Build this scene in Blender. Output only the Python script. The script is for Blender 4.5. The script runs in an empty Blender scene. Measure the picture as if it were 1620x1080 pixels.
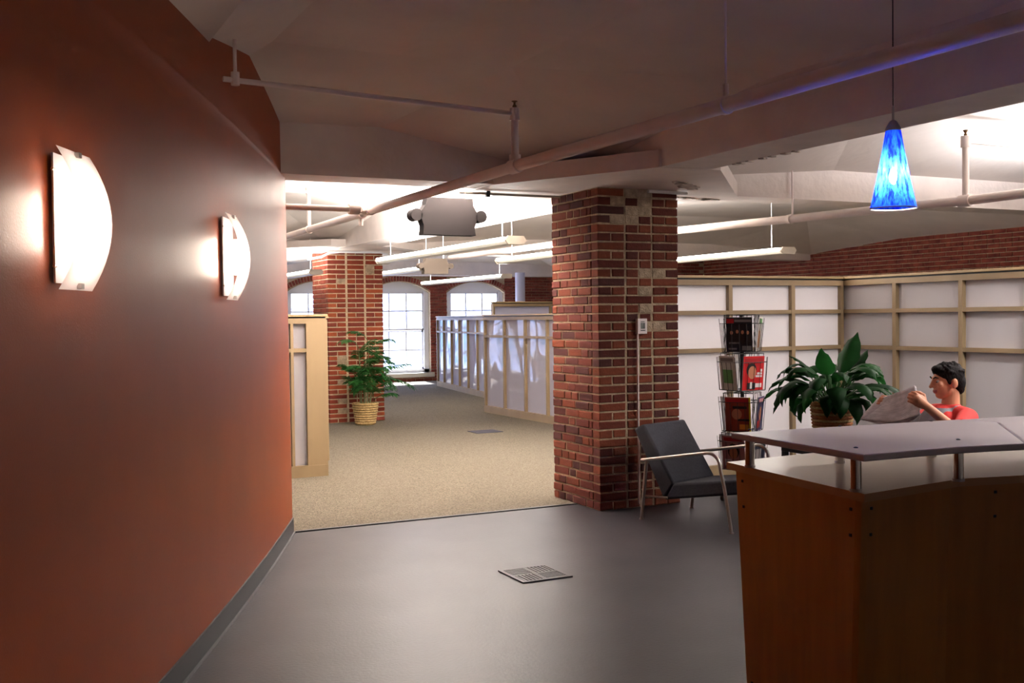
import bpy, bmesh, math, random
from mathutils import Vector, Matrix, Euler
random.seed(7)
S = bpy.context.scene
COL = S.collection
PI = math.pi

# ------------------------------------------------------------------ camera, sky, exposure
cam_d = bpy.data.cameras.new('camera')
cam = bpy.data.objects.new('camera', cam_d)
COL.objects.link(cam)
S.camera = cam
cam_d.sensor_fit = 'HORIZONTAL'
cam_d.sensor_width = 36.0
cam_d.lens = 36.0 * 1689.0 / 1620.0
cam_d.clip_start = 0.05
cam_d.clip_end = 200
yaw, pitch, roll = math.radians(26.2), math.radians(1.26), math.radians(0.667)
_f = Vector((math.sin(yaw) * math.cos(pitch), math.cos(yaw) * math.cos(pitch), -math.sin(pitch)))
_r0 = Vector((math.cos(yaw), -math.sin(yaw), 0))
_d0 = _f.cross(_r0)
_r = _r0 * math.cos(roll) + _d0 * math.sin(roll)
_d = -_r0 * math.sin(roll) + _d0 * math.cos(roll)
m3 = Matrix((_r, -_d, -_f)).transposed()
cam.matrix_world = Matrix.Translation((0, 0, 1.45)) @ m3.to_4x4()

S.view_settings.view_transform = 'Standard'
S.view_settings.look = 'None'
S.view_settings.gamma = 1.0
S.view_settings.use_curve_mapping = False
S.view_settings.exposure = 0.24
S.cycles.use_denoising = True
S.cycles.max_bounces = 10
S.cycles.diffuse_bounces = 5
S.cycles.glossy_bounces = 4
S.cycles.transmission_bounces = 8
S.cycles.transparent_max_bounces = 12
S.cycles.caustics_reflective = False
S.cycles.caustics_refractive = False
S.cycles.sample_clamp_indirect = 12.0

W = bpy.data.worlds.new('overcast_sky')
S.world = W
W.use_nodes = True
wn = W.node_tree.nodes
wn['Background'].inputs['Color'].default_value = (0.56, 0.65, 1.0, 1)
wn['Background'].inputs['Strength'].default_value = 8.0

sun_d = bpy.data.lights.new('sun', 'SUN')
sun_d.energy = 90.0
sun_d.angle = math.radians(3)
sun_d.color = (0.93, 0.95, 1.0)
sun = bpy.data.objects.new('sun', sun_d)
COL.objects.link(sun)
sun.rotation_euler = Vector((-0.12, -0.57, -0.82)).to_track_quat('-Z', 'Y').to_euler()

LK = {'tube': 280.0, 'box': 430.0, 'sconce': 112.0, 'pendant': 850.0, 'tube_emit': 18.0, 'lounge': 240.0, 'desk_fill': 110.0}

# ------------------------------------------------------------------ materials
def lin(c):
    def f(v):
        v /= 255.0
        return v / 12.92 if v <= 0.04045 else ((v + 0.055) / 1.055) ** 2.4
    return (f(c[0]), f(c[1]), f(c[2]), 1.0)

def mat(name, rgb, rough=0.6, metal=0.0, var=0.0, scale=8.0, bump=0.0, bscale=None, spec=0.5, rnd=0.0, stretch=(1, 1, 1), rgb2=None, emit=None, estr=0.0, coat=0.0, detail=4.0):
    m = bpy.data.materials.new(name)
    m.use_nodes = True
    nt = m.node_tree
    b = nt.nodes['Principled BSDF']
    b.inputs['Roughness'].default_value = rough
    b.inputs['Metallic'].default_value = metal
    b.inputs['Specular IOR Level'].default_value = spec
    if coat:
        b.inputs['Coat Weight'].default_value = coat
        b.inputs['Coat Roughness'].default_value = 0.25
    c = lin(rgb)
    b.inputs['Base Color'].default_value = c
    if emit:
        b.inputs['Emission Color'].default_value = lin(emit)
        b.inputs['Emission Strength'].default_value = estr
    tc = None
    def coords():
        nonlocal tc
        if tc is None:
            t = nt.nodes.new('ShaderNodeTexCoord')
            mp = nt.nodes.new('ShaderNodeMapping')
            mp.inputs['Scale'].default_value = stretch
            nt.links.new(t.outputs['Object'], mp.inputs['Vector'])
            tc = mp.outputs['Vector']
        return tc
    src = None
    if var or rgb2:
        n = nt.nodes.new('ShaderNodeTexNoise')
        n.inputs['Scale'].default_value = scale
        n.inputs['Detail'].default_value = detail
        nt.links.new(coords(), n.inputs['Vector'])
        r = nt.nodes.new('ShaderNodeValToRGB')
        r.color_ramp.elements[0].position = 0.32
        r.color_ramp.elements[1].position = 0.68
        if rgb2:
            r.color_ramp.elements[0].color = c
            r.color_ramp.elements[1].color = lin(rgb2)
        else:
            r.color_ramp.elements[0].color = tuple(x * (1 - var) for x in c[:3]) + (1,)
            r.color_ramp.elements[1].color = tuple(min(1, x * (1 + var)) for x in c[:3]) + (1,)
        nt.links.new(n.outputs['Fac'], r.inputs['Fac'])
        src = r.outputs['Color']
    if rnd:
        oi = nt.nodes.new('ShaderNodeObjectInfo')
        rr = nt.nodes.new('ShaderNodeMapRange')
        rr.inputs['To Min'].default_value = 1 - rnd
        rr.inputs['To Max'].default_value = 1 + rnd
        nt.links.new(oi.outputs['Random'], rr.inputs['Value'])
        hs = nt.nodes.new('ShaderNodeHueSaturation')
        nt.links.new(rr.outputs['Result'], hs.inputs['Value'])
        if src is not None:
            nt.links.new(src, hs.inputs['Color'])
        else:
            hs.inputs['Color'].default_value = c
        src = hs.outputs['Color']
    if src is not None:
        nt.links.new(src, b.inputs['Base Color'])
    if bump:
        n2 = nt.nodes.new('ShaderNodeTexNoise')
        n2.inputs['Scale'].default_value = bscale or scale * 4
        n2.inputs['Detail'].default_value = 3
        nt.links.new(coords(), n2.inputs['Vector'])
        bp = nt.nodes.new('ShaderNodeBump')
        bp.inputs['Strength'].default_value = bump
        bp.inputs['Distance'].default_value = 0.02
        nt.links.new(n2.outputs['Fac'], bp.inputs['Height'])
        nt.links.new(bp.outputs['Normal'], b.inputs['Normal'])
    return m

def emat(name, rgb, s):
    m = bpy.data.materials.new(name)
    m.use_nodes = True
    nt = m.node_tree
    nt.nodes.remove(nt.nodes['Principled BSDF'])
    e = nt.nodes.new('ShaderNodeEmission')
    e.inputs['Color'].default_value = lin(rgb)
    e.inputs['Strength'].default_value = s
    nt.links.new(e.outputs[0], nt.nodes['Material Output'].inputs[0])
    return m

def brick_mat(name, cols, rnd_seed=0.0):
    m = bpy.data.materials.new(name)
    m.use_nodes = True
    nt = m.node_tree
    b = nt.nodes['Principled BSDF']
    b.inputs['Roughness'].default_value = 0.85
    b.inputs['Specular IOR Level'].default_value = 0.25
    oi = nt.nodes.new('ShaderNodeObjectInfo')
    r = nt.nodes.new('ShaderNodeValToRGB')
    r.color_ramp.interpolation = 'CONSTANT'
    while len(r.color_ramp.elements) < len(cols):
        r.color_ramp.elements.new(0.5)
    for i, c in enumerate(cols):
        r.color_ramp.elements[i].position = i / len(cols)
        r.color_ramp.elements[i].color = lin(c)
    nt.links.new(oi.outputs['Random'], r.inputs['Fac'])
    t = nt.nodes.new('ShaderNodeTexCoord')
    n = nt.nodes.new('ShaderNodeTexNoise')
    n.inputs['Scale'].default_value = 25
    n.inputs['Detail'].default_value = 5
    nt.links.new(t.outputs['Object'], n.inputs['Vector'])
    mr = nt.nodes.new('ShaderNodeMapRange')
    mr.inputs['To Min'].default_value = 0.6
    mr.inputs['To Max'].default_value = 1.4
    nt.links.new(n.outputs['Fac'], mr.inputs['Value'])
    hs = nt.nodes.new('ShaderNodeHueSaturation')
    nt.links.new(r.outputs['Color'], hs.inputs['Color'])
    nt.links.new(mr.outputs['Result'], hs.inputs['Value'])
    nt.links.new(hs.outputs['Color'], b.inputs['Base Color'])
    bp = nt.nodes.new('ShaderNodeBump')
    bp.inputs['Strength'].default_value = 0.5
    bp.inputs['Distance'].default_value = 0.006
    n2 = nt.nodes.new('ShaderNodeTexNoise')
    n2.inputs['Scale'].default_value = 90
    nt.links.new(t.outputs['Object'], n2.inputs['Vector'])
    nt.links.new(n2.outputs['Fac'], bp.inputs['Height'])
    nt.links.new(bp.outputs['Normal'], b.inputs['Normal'])
    return m

def pane_mat(name, rgb, rough, transl, wave):
    """milky acrylic sheet: diffuse + translucent under a glossy, slightly wavy face"""
    m = bpy.data.materials.new(name)
    m.use_nodes = True
    nt = m.node_tree
    nt.nodes.remove(nt.nodes['Principled BSDF'])
    d = nt.nodes.new('ShaderNodeBsdfDiffuse')
    t = nt.nodes.new('ShaderNodeBsdfTranslucent')
    g = nt.nodes.new('ShaderNodeBsdfGlossy')
    d.inputs['Color'].default_value = lin(rgb)
    t.inputs['Color'].default_value = lin(rgb)
    g.inputs['Roughness'].default_value = rough
    x = nt.nodes.new('ShaderNodeMixShader')
    x.inputs[0].default_value = transl
    nt.links.new(d.outputs[0], x.inputs[1])
    nt.links.new(t.outputs[0], x.inputs[2])
    fr = nt.nodes.new('ShaderNodeFresnel')
    fr.inputs['IOR'].default_value = 1.5
    y = nt.nodes.new('ShaderNodeMixShader')
    geo = nt.nodes.new('ShaderNodeNewGeometry')
    mu = nt.nodes.new('ShaderNodeMath')
    mu.operation = 'MULTIPLY'
    sb = nt.nodes.new('ShaderNodeMath')
    sb.operation = 'SUBTRACT'
    sb.inputs[0].default_value = 1.0
    nt.links.new(geo.outputs['Backfacing'], sb.inputs[1])
    nt.links.new(fr.outputs[0], mu.inputs[0])
    nt.links.new(sb.outputs[0], mu.inputs[1])
    nt.links.new(mu.outputs[0], y.inputs[0])
    nt.links.new(x.outputs[0], y.inputs[1])
    nt.links.new(g.outputs[0], y.inputs[2])
    nt.links.new(y.outputs[0], nt.nodes['Material Output'].inputs[0])
    tc = nt.nodes.new('ShaderNodeTexCoord')
    n = nt.nodes.new('ShaderNodeTexNoise')
    n.inputs['Scale'].default_value = 1.7
    n.inputs['Detail'].default_value = 0.0
    bp = nt.nodes.new('ShaderNodeBump')
    bp.inputs['Strength'].default_value = 1.0
    bp.inputs['Distance'].default_value = wave
    nt.links.new(tc.outputs['Object'], n.inputs['Vector'])
    nt.links.new(n.outputs['Fac'], bp.inputs['Height'])
    nt.links.new(bp.outputs['Normal'], g.inputs['Normal'])
    nt.links.new(bp.outputs['Normal'], fr.inputs['Normal'])
    return m

def glass_mat():
    m = bpy.data.materials.new('window_glass')
    m.use_nodes = True
    nt = m.node_tree
    nt.nodes.remove(nt.nodes['Principled BSDF'])
    t = nt.nodes.new('ShaderNodeBsdfTransparent')
    t.inputs['Color'].default_value = (0.93, 0.96, 1, 1)
    g = nt.nodes.new('ShaderNodeBsdfGlossy')
    g.inputs['Roughness'].default_value = 0.02
    x = nt.nodes.new('ShaderNodeMixShader')
    x.inputs[0].default_value = 0.06
    nt.links.new(t.outputs[0], x.inputs[1])
    nt.links.new(g.outputs[0], x.inputs[2])
    nt.links.new(x.outputs[0], nt.nodes['Material Output'].inputs[0])
    return m

def shade_glass(name, rgb, rgb2, transl, stretch, scale, clear=0.0):
    m = bpy.data.materials.new(name)
    m.use_nodes = True
    nt = m.node_tree
    nt.nodes.remove(nt.nodes['Principled BSDF'])
    d = nt.nodes.new('ShaderNodeBsdfDiffuse')
    t = nt.nodes.new('ShaderNodeBsdfTranslucent')
    x = nt.nodes.new('ShaderNodeMixShader')
    x.inputs[0].default_value = transl
    g = nt.nodes.new('ShaderNodeBsdfGlossy')
    g.inputs['Roughness'].default_value = 0.12
    fr = nt.nodes.new('ShaderNodeFresnel')
    y = nt.nodes.new('ShaderNodeMixShader')
    if rgb2:
        tc = nt.nodes.new('ShaderNodeTexCoord')
        mp = nt.nodes.new('ShaderNodeMapping')
        mp.inputs['Scale'].default_value = stretch
        n = nt.nodes.new('ShaderNodeTexNoise')
        n.inputs['Scale'].default_value = scale
        n.inputs['Detail'].default_value = 6
        n.inputs['Roughness'].default_value = 0.65
        r = nt.nodes.new('ShaderNodeValToRGB')
        r.color_ramp.elements[0].position = 0.42
        r.color_ramp.elements[1].position = 0.62
        r.color_ramp.elements[0].color = lin(rgb)
        r.color_ramp.elements[1].color = lin(rgb2)
        nt.links.new(tc.outputs['Object'], mp.inputs['Vector'])
        nt.links.new(mp.outputs['Vector'], n.inputs['Vector'])
        nt.links.new(n.outputs['Fac'], r.inputs['Fac'])
        nt.links.new(r.outputs['Color'], d.inputs['Color'])
        nt.links.new(r.outputs['Color'], t.inputs['Color'])
    else:
        d.inputs['Color'].default_value = lin(rgb)
        t.inputs['Color'].default_value = lin(rgb)
    nt.links.new(d.outputs[0], x.inputs[1])
    nt.links.new(t.outputs[0], x.inputs[2])
    y.inputs[0].default_value = 0.05
    nt.nodes.remove(fr)
    nt.links.new(x.outputs[0], y.inputs[1])
    nt.links.new(g.outputs[0], y.inputs[2])
    out = y
    if clear:
        tp = nt.nodes.new('ShaderNodeBsdfTransparent')
        if rgb2:
            nt.links.new(r.outputs['Color'], tp.inputs['Color'])
        else:
            tp.inputs['Color'].default_value = lin(rgb)
        out = nt.nodes.new('ShaderNodeMixShader')
        out.inputs[0].default_value = clear
        nt.links.new(y.outputs[0], out.inputs[1])
        nt.links.new(tp.outputs[0], out.inputs[2])
    nt.links.new(out.outputs[0], nt.nodes['Material Output'].inputs[0])
    return m

M = {}
M['orange'] = mat('orange_paint', (152, 66, 11), 0.45, var=0.05, scale=3, bump=0.05, bscale=160, spec=0.24)
M['ceiling'] = mat('painted_concrete', (226, 216, 208), 0.75, var=0.04, scale=2.5, bump=0.15, bscale=14)
M['beam'] = mat('painted_beam', (222, 211, 204), 0.7, var=0.07, scale=3.5, bump=0.25, bscale=18)
M['pipe'] = mat('painted_pipe', (236, 222, 216), 0.4, var=0.05, scale=6)
M['white'] = mat('white_paint', (228, 228, 232), 0.5)
M['plaster'] = mat('white_plaster', (214, 208, 204), 0.8, var=0.04, scale=2)
M['lilac'] = mat('white_column_paint', (216, 214, 232), 0.5)
M['dark_floor'] = mat('dark_sheet_floor', (38, 35, 39), 0.44, rgb2=(52, 48, 52), scale=2.2, bump=0.05, bscale=60, spec=0.33, detail=9)
M['carpet'] = mat('beige_carpet', (82, 75, 63), 0.95, rgb2=(128, 119, 104), scale=85, bump=0.7, bscale=190, spec=0.1, detail=2)
M['cove'] = mat('grey_cove_base', (42, 42, 46), 0.45)
M['cove_lip'] = mat('grey_cove_lip', (78, 76, 80), 0.4)
M['strip'] = mat('dark_edge_strip', (44, 42, 44), 0.5)
M['mortar'] = mat('mortar', (172, 154, 128), 0.95, var=0.22, scale=30, bump=0.5, bscale=120, spec=0.1)
M['mortar_pale'] = mat('pale_mortar', (196, 180, 152), 0.95, var=0.15, scale=30, bump=0.5, bscale=120, spec=0.1)
M['patch'] = mat('mortar_patch', (168, 150, 128), 0.95, var=0.28, scale=22, bump=0.6, bscale=90, spec=0.1)
M['brick'] = brick_mat('brick_red', [(94, 42, 30), (86, 35, 26), (104, 50, 34), (76, 33, 27), (110, 54, 35), (72, 36, 33), (90, 39, 29), (116, 58, 37)])
M['brick2'] = brick_mat('brick_orange_red', [(136, 62, 38), (122, 52, 34), (146, 72, 42), (112, 46, 34), (128, 56, 36), (118, 54, 40)])
M['brick_wall'] = mat('brick_wall_red', (104, 46, 42), 0.9, rgb2=(146, 76, 60), scale=5, bump=0.3, bscale=70, spec=0.2, stretch=(1, 1, 3))
M['wood'] = mat('light_maple', (144, 123, 92), 0.5, var=0.08, scale=5, stretch=(1, 1, 0.2))
M['wood_top'] = mat('light_maple_cap', (166, 142, 104), 0.45, var=0.06, scale=5)
M['counter_wood'] = mat('honey_maple_veneer', (204, 134, 50), 0.42, var=0.10, scale=7, stretch=(3, 3, 0.35), spec=0.5)
M['counter_edge'] = mat('maple_edge', (206, 150, 96), 0.45)
M['counter_lam'] = mat('cream_laminate', (240, 232, 216), 0.22, spec=0.5)
M['frosted'] = mat('white_acrylic_top', (228, 216, 226), 0.25, spec=0.5)
M['chrome'] = mat('chrome', (205, 200, 196), 0.14, metal=1.0)
M['satin'] = mat('satin_steel', (190, 184, 178), 0.3, metal=1.0)
M['black'] = mat('black_metal', (22, 21, 23), 0.4)
M['blackplastic'] = mat('black_plastic', (26, 25, 27), 0.5)
M['fabric'] = mat('charcoal_fabric', (66, 66, 72), 0.95, var=0.12, scale=60, bump=0.3, bscale=260, spec=0.15)
M['pane'] = pane_mat('milky_acrylic', (232, 230, 233), 0.07, 0.55, 0.02)
M['pane_wave'] = pane_mat('milky_acrylic_wavy', (208, 206, 220), 0.03, 0.4, 0.05)
M['glass'] = glass_mat()
M['fix'] = mat('fixture_white', (228, 226, 216), 0.45)
M['fix_end'] = mat('fixture_grey', (176, 168, 156), 0.6)
M['boxgrey'] = mat('uplight_grey', (24, 21, 21), 0.7, spec=0.1)
M['box_beige'] = mat('uplight_beige', (116, 107, 98), 0.7, spec=0.1)
M['tube'] = emat('fluorescent_tube', (255, 250, 238), LK['tube_emit'])
M['bulb'] = emat('sconce_lamp', (255, 232, 212), LK['sconce'])
M['bulb_blue'] = emat('pendant_lamp', (255, 246, 240), LK['pendant'])
M['sconce_glass'] = shade_glass('opal_glass', (250, 242, 240), None, 0.62, (1, 1, 1), 1)
M['pendant_glass'] = shade_glass('blue_art_glass', (8, 18, 205), (36, 100, 245), 0.85, (10, 10, 1.6), 9, 0.25)
M['pendant_in'] = mat('pendant_white_lining', (240, 240, 250), 0.3)
M['brass'] = mat('sprinkler_brass', (120, 92, 60), 0.4, metal=0.8)
M['thermo'] = mat('thermostat_white', (226, 214, 214), 0.45)
M['lcd'] = mat('thermostat_screen', (94, 100, 98), 0.25)
M['lcd_dark'] = mat('thermostat_keys', (44, 44, 48), 0.4)
M['grille'] = mat('floor_grille', (62, 57, 60), 0.5, metal=0.2)
M['pit'] = mat('grille_dark', (20, 18, 20), 0.9)
M['greygrille'] = mat('grey_grille', (74, 73, 82), 0.8, spec=0.1)
M['basket'] = mat('woven_basket', (164, 134, 84), 0.85, rgb2=(206, 178, 122), scale=40, bump=0.8, bscale=90)
M['basket2'] = mat('striped_basket', (146, 84, 44), 0.8, rgb2=(172, 112, 60), scale=30, bump=0.6, bscale=90)
M['soil'] = mat('potting_soil', (50, 38, 30), 0.95, var=0.3, scale=60)
M['leaf'] = mat('dark_green_leaf', (20, 58, 22), 0.55, spec=0.15, var=0.25, scale=7, rnd=0.4)
def translucent_leaf(m, fac):
    nt = m.node_tree
    b = nt.nodes['Principled BSDF']
    t = nt.nodes.new('ShaderNodeBsdfTranslucent')
    x = nt.nodes.new('ShaderNodeMixShader')
    x.inputs[0].default_value = fac
    l = b.inputs['Base Color'].links
    if l:
        g = nt.nodes.new('ShaderNodeHueSaturation')
        g.inputs['Value'].default_value = 1.8
        nt.links.new(l[0].from_socket, g.inputs['Color'])
        nt.links.new(g.outputs['Color'], t.inputs['Color'])
    nt.links.new(b.outputs[0], x.inputs[1])
    nt.links.new(t.outputs[0], x.inputs[2])
    nt.links.new(x.outputs[0], nt.nodes['Material Output'].inputs[0])
translucent_leaf(M['leaf'], 0.35)
M['stalk'] = mat('leaf_stalk', (44, 84, 34), 0.5)
M['palm'] = mat('palm_green', (34, 92, 34), 0.5, var=0.2, scale=9, rnd=0.3)
translucent_leaf(M['palm'], 0.3)
M['cane'] = mat('palm_cane', (122, 128, 88), 0.6)
M['skin'] = mat('skin', (206, 140, 108), 0.55, var=0.04, scale=12)
M['lip'] = mat('lips', (164, 84, 78), 0.5)
M['hair'] = mat('dark_hair', (24, 19, 20), 0.85, spec=0.15, bump=0.6, bscale=140, stretch=(1, 1, 0.3))
M['red'] = mat('red_cotton', (188, 38, 34), 0.9, var=0.08, scale=30)
M['greycloth'] = mat('grey_cotton', (120, 116, 122), 0.9, var=0.08, scale=30)
M['jeans'] = mat('dark_denim', (44, 50, 66), 0.9, var=0.12, scale=60)
M['shoe'] = mat('shoe_leather', (36, 30, 28), 0.5)
M['eye'] = mat('eye_white', (170, 158, 152), 0.3)
M['iris'] = mat('eye_dark', (40, 26, 20), 0.25)
M['dirt'] = mat('flaked_concrete', (196, 184, 174), 0.95, var=0.2, scale=30, bump=0.8, bscale=60)

def newsprint():
    m = mat('newsprint', (230, 224, 228), 0.85)
    nt = m.node_tree
    b = nt.nodes['Principled BSDF']
    uv = nt.nodes.new('ShaderNodeUVMap')
    w = nt.nodes.new('ShaderNodeTexWave')
    w.bands_direction = 'Y'
    w.inputs['Scale'].default_value = 9
    w.inputs['Distortion'].default_value = 0.0
    n = nt.nodes.new('ShaderNodeTexNoise')
    n.inputs['Scale'].default_value = 7
    mm = nt.nodes.new('ShaderNodeMath')
    mm.operation = 'MULTIPLY'
    r = nt.nodes.new('ShaderNodeValToRGB')
    r.color_ramp.elements[0].position = 0.30
    r.color_ramp.elements[1].position = 0.52
    r.color_ramp.elements[0].color = lin((232, 226, 230))
    r.color_ramp.elements[1].color = lin((160, 153, 158))
    nt.links.new(uv.outputs[0], w.inputs['Vector'])
    nt.links.new(uv.outputs[0], n.inputs['Vector'])
    nt.links.new(w.outputs['Fac'], mm.inputs[0])
    nt.links.new(n.outputs['Fac'], mm.inputs[1])
    nt.links.new(mm.outputs[0], r.inputs['Fac'])
    nt.links.new(r.outputs['Color'], b.inputs['Base Color'])
    return m
M['news'] = newsprint()

# ------------------------------------------------------------------ builders
class MB:
    def __init__(s):
        s.v = []
        s.f = []
        s.mi = []
        s.k = 0
        s.uv = {}
    def mat(s, k):
        s.k = k
        return s
    def add(s, vs, fs):
        o = len(s.v)
        s.v += [Vector(p) for p in vs]
        for f in fs:
            s.f.append([i + o for i in f])
            s.mi.append(s.k)
        return s
    def box(s, a, b):
        x0, y0, z0 = (min(a[i], b[i]) for i in range(3))
        x1, y1, z1 = (max(a[i], b[i]) for i in range(3))
        return s.add([(x0, y0, z0), (x1, y0, z0), (x1, y1, z0), (x0, y1, z0), (x0, y0, z1), (x1, y0, z1), (x1, y1, z1), (x0, y1, z1)],
                     [(0, 3, 2, 1), (4, 5, 6, 7), (0, 1, 5, 4), (1, 2, 6, 5), (2, 3, 7, 6), (3, 0, 4, 7)])
    def obox(s, c, ux, uy, uz, hx, hy, hz):
        c = Vector(c)
        ux, uy, uz = Vector(ux), Vector(uy), Vector(uz)
        P = [c + ux * hx * i + uy * hy * j + uz * hz * k for k in (-1, 1) for j in (-1, 1) for i in (-1, 1)]
        return s.add(P, [(0, 2, 3, 1), (4, 5, 7, 6), (0, 1, 5, 4), (1, 3, 7, 5), (3, 2, 6, 7), (2, 0, 4, 6)])
    def bar(s, p, q, w, h, up=(0, 0, 1)):
        p, q = Vector(p), Vector(q)
        d = (q - p)
        L = d.length
        d.normalize()
        up = Vector(up)
        if abs(d.dot(up)) > 0.98:
            up = Vector((1, 0, 0))
        sx = d.cross(up).normalized()
        uu = sx.cross(d)
        return s.obox((p + q) / 2, d, sx, uu, L / 2, w / 2, h / 2)
    def prism(s, poly, z0, z1):
        n = len(poly)
        ar = sum(poly[i][0] * poly[(i + 1) % n][1] - poly[(i + 1) % n][0] * poly[i][1] for i in range(n))
        if ar < 0:
            poly = poly[::-1]
        vs = [(x, y, z0) for x, y in poly] + [(x, y, z1) for x, y in poly]
        fs = [tuple(range(n - 1, -1, -1)), tuple(range(n, 2 * n))]
        fs += [(i, (i + 1) % n, n + (i + 1) % n, n + i) for i in range(n)]
        return s.add(vs, fs)
    def vprism(s, poly, o, u, v, w, t):
        """polygon in plane (o,u,v) extruded by t along w (centred)"""
        o, u, v, w = Vector(o), Vector(u), Vector(v), Vector(w)
        n = len(poly)
        vs = [o + u * a + v * b - w * t / 2 for a, b in poly] + [o + u * a + v * b + w * t / 2 for a, b in poly]
        ar = sum(poly[i][0] * poly[(i + 1) % n][1] - poly[(i + 1) % n][0] * poly[i][1] for i in range(n))
        flip = (ar > 0) != (u.cross(v).dot(w) > 0)
        fs = [tuple(range(n - 1, -1, -1)), tuple(range(n, 2 * n))] + [(i, (i + 1) % n, n + (i + 1) % n, n + i) for i in range(n)]
        if flip:
            fs = [f[::-1] for f in fs]
        return s.add(vs, fs)
    def tube(s, pts, r, n=10, caps=True, closed=False):
        pts = [Vector(p) for p in pts]
        m = len(pts)
        rs = r if isinstance(r, (list, tuple)) else [r] * m
        vs = []
        prev = None
        for i, p in enumerate(pts):
            if closed:
                d = pts[(i + 1) % m] - pts[i - 1]
            else:
                d = pts[min(i + 1, m - 1)] - pts[max(i - 1, 0)]
            d.normalize()
            if prev is None:
                a = Vector((0, 0, 1)) if abs(d.z) < 0.9 else Vector((1, 0, 0))
                x = d.cross(a).normalized()
            else:
                x = (prev - d * prev.dot(d)).normalized()
            prev = x
            y = d.cross(x)
            for k in range(n):
                t = 2 * PI * k / n
                vs.append(p + (x * math.cos(t) + y * math.sin(t)) * rs[i])
        fs = []
        for i in range(m if closed else m - 1):
            j = (i + 1) % m
            for k in range(n):
                l = (k + 1) % n
                fs.append((i * n + k, i * n + l, j * n + l, j * n + k))
        if caps and not closed:
            fs.append(tuple(range(n - 1, -1, -1)))
            fs.append(tuple(range((m - 1) * n, m * n)))
        return s.add(vs, fs)
    def lathe(s, prof, c=(0, 0, 0), n=24, axis=None):
        c = Vector(c)
        vs = []
        for r, z in prof:
            for k in range(n):
                t = 2 * PI * k / n
                vs.append(c + Vector((r * math.cos(t), r * math.sin(t), z)))
        fs = []
        for i in range(len(prof) - 1):
            for k in range(n):
                l = (k + 1) % n
                fs.append((i * n + k, i * n + l, (i + 1) * n + l, (i + 1) * n + k))
        if prof[0][0] > 1e-6:
            fs.append(tuple(range(n - 1, -1, -1)))
        if prof[-1][0] > 1e-6:
            fs.append(tuple(range((len(prof) - 1) * n, len(prof) * n)))
        return s.add(vs, fs)
    def ell(s, c, r, n=14, m=9, R=None):
        c = Vector(c)
        vs = [Vector((0, 0, -1))]
        for i in range(1, m):
            p = -PI / 2 + PI * i / m
            for k in range(n):
                t = 2 * PI * k / n
                vs.append(Vector((math.cos(p) * math.cos(t), math.cos(p) * math.sin(t), math.sin(p))))
        vs.append(Vector((0, 0, 1)))
        fs = [(0, 1 + (k + 1) % n, 1 + k) for k in range(n)]
        for i in range(m - 2):
            for k in range(n):
                l = (k + 1) % n
                fs.append((1 + i * n + k, 1 + i * n + l, 1 + (i + 1) * n + l, 1 + (i + 1) * n + k))
        e = len(vs) - 1
        fs += [(e, 1 + (m - 2) * n + k, 1 + (m - 2) * n + (k + 1) % n) for k in range(n)]
        r = Vector(r) if not isinstance(r, (int, float)) else Vector((r, r, r))
        vs = [Vector((v.x * r.x, v.y * r.y, v.z * r.z)) for v in vs]
        if R is not None:
            vs = [R @ v for v in vs]
        return s.add([v + c for v in vs], fs)
    def grid(s, P, uv=False):
        """P[i][j] points"""
        a, b = len(P), len(P[0])
        o = len(s.v)
        s.add([p for row in P for p in row], [(i * b + j, i * b + j + 1, (i + 1) * b + j + 1, (i + 1) * b + j) for i in range(a - 1) for j in range(b - 1)])
        if uv:
            for i in range(a):
                for j in range(b):
                    s.uv[o + i * b + j] = (j / (b - 1), i / (a - 1))
        return s
    def mesh(s, name, mats, inv=None, smooth=False):
        me = bpy.data.meshes.new(name)
        vs = [inv @ p for p in s.v] if inv is not None else s.v
        me.from_pydata([tuple(p) for p in vs], [], s.f)
        for m in (mats if isinstance(mats, (list, tuple)) else [mats]):
            me.materials.append(M[m] if isinstance(m, str) else m)
        if any(s.mi):
            me.polygons.foreach_set('material_index', s.mi)
        if s.uv:
            l = me.uv_layers.new(name='UVMap')
            for lp in me.loops:
                l.data[lp.index].uv = s.uv.get(lp.vertex_index, (0, 0))
        if smooth:
            me.polygons.foreach_set('use_smooth', [True] * len(me.polygons))
            if smooth != 'all':
                try:
                    me.set_sharp_from_angle(angle=math.radians(40))
                except Exception:
                    pass
        me.update()
        return me
    def build(s, name, mats, parent=None, smooth=False, bevel=0.0, **props):
        """link as one object; vertices are world coordinates, carried into the parent's frame"""
        inv = world(parent).inverted() if parent is not None else None
        o = bpy.data.objects.new(name, s.mesh(name, mats, inv, smooth))
        COL.objects.link(o)
        if parent is not None:
            o.parent = parent
        if bevel:
            b = o.modifiers.new('bevel', 'BEVEL')
            b.width = bevel
            b.segments = 2
            b.limit_method = 'ANGLE'
        for k, v in props.items():
            o[k] = v
        return o

def world(o):
    m = Matrix.LocRotScale(o.location, o.rotation_euler, o.scale)
    return world(o.parent) @ m if o.parent is not None else m

def thing(name, label, cat, loc=(0, 0, 0), rotz=0.0, group=None, kind=None):
    o = bpy.data.objects.new(name, None)
    o.empty_display_size = 0.1
    COL.objects.link(o)
    o.location = loc
    o.rotation_euler = (0, 0, rotz)
    tag(o, label, cat, group, kind)
    return o

def tag(o, label=None, cat=None, group=None, kind=None):
    if label:
        o['label'] = label
    if cat:
        o['category'] = cat
    if group:
        o['group'] = group
    if kind:
        o['kind'] = kind
    return o

def struct(name, mb, mats, label=None, smooth=False, parent=None):
    o = mb.build(name, mats, parent, smooth)
    if parent is None:
        o['kind'] = 'structure'
        if label:
            o['label'] = label
    return o

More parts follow.
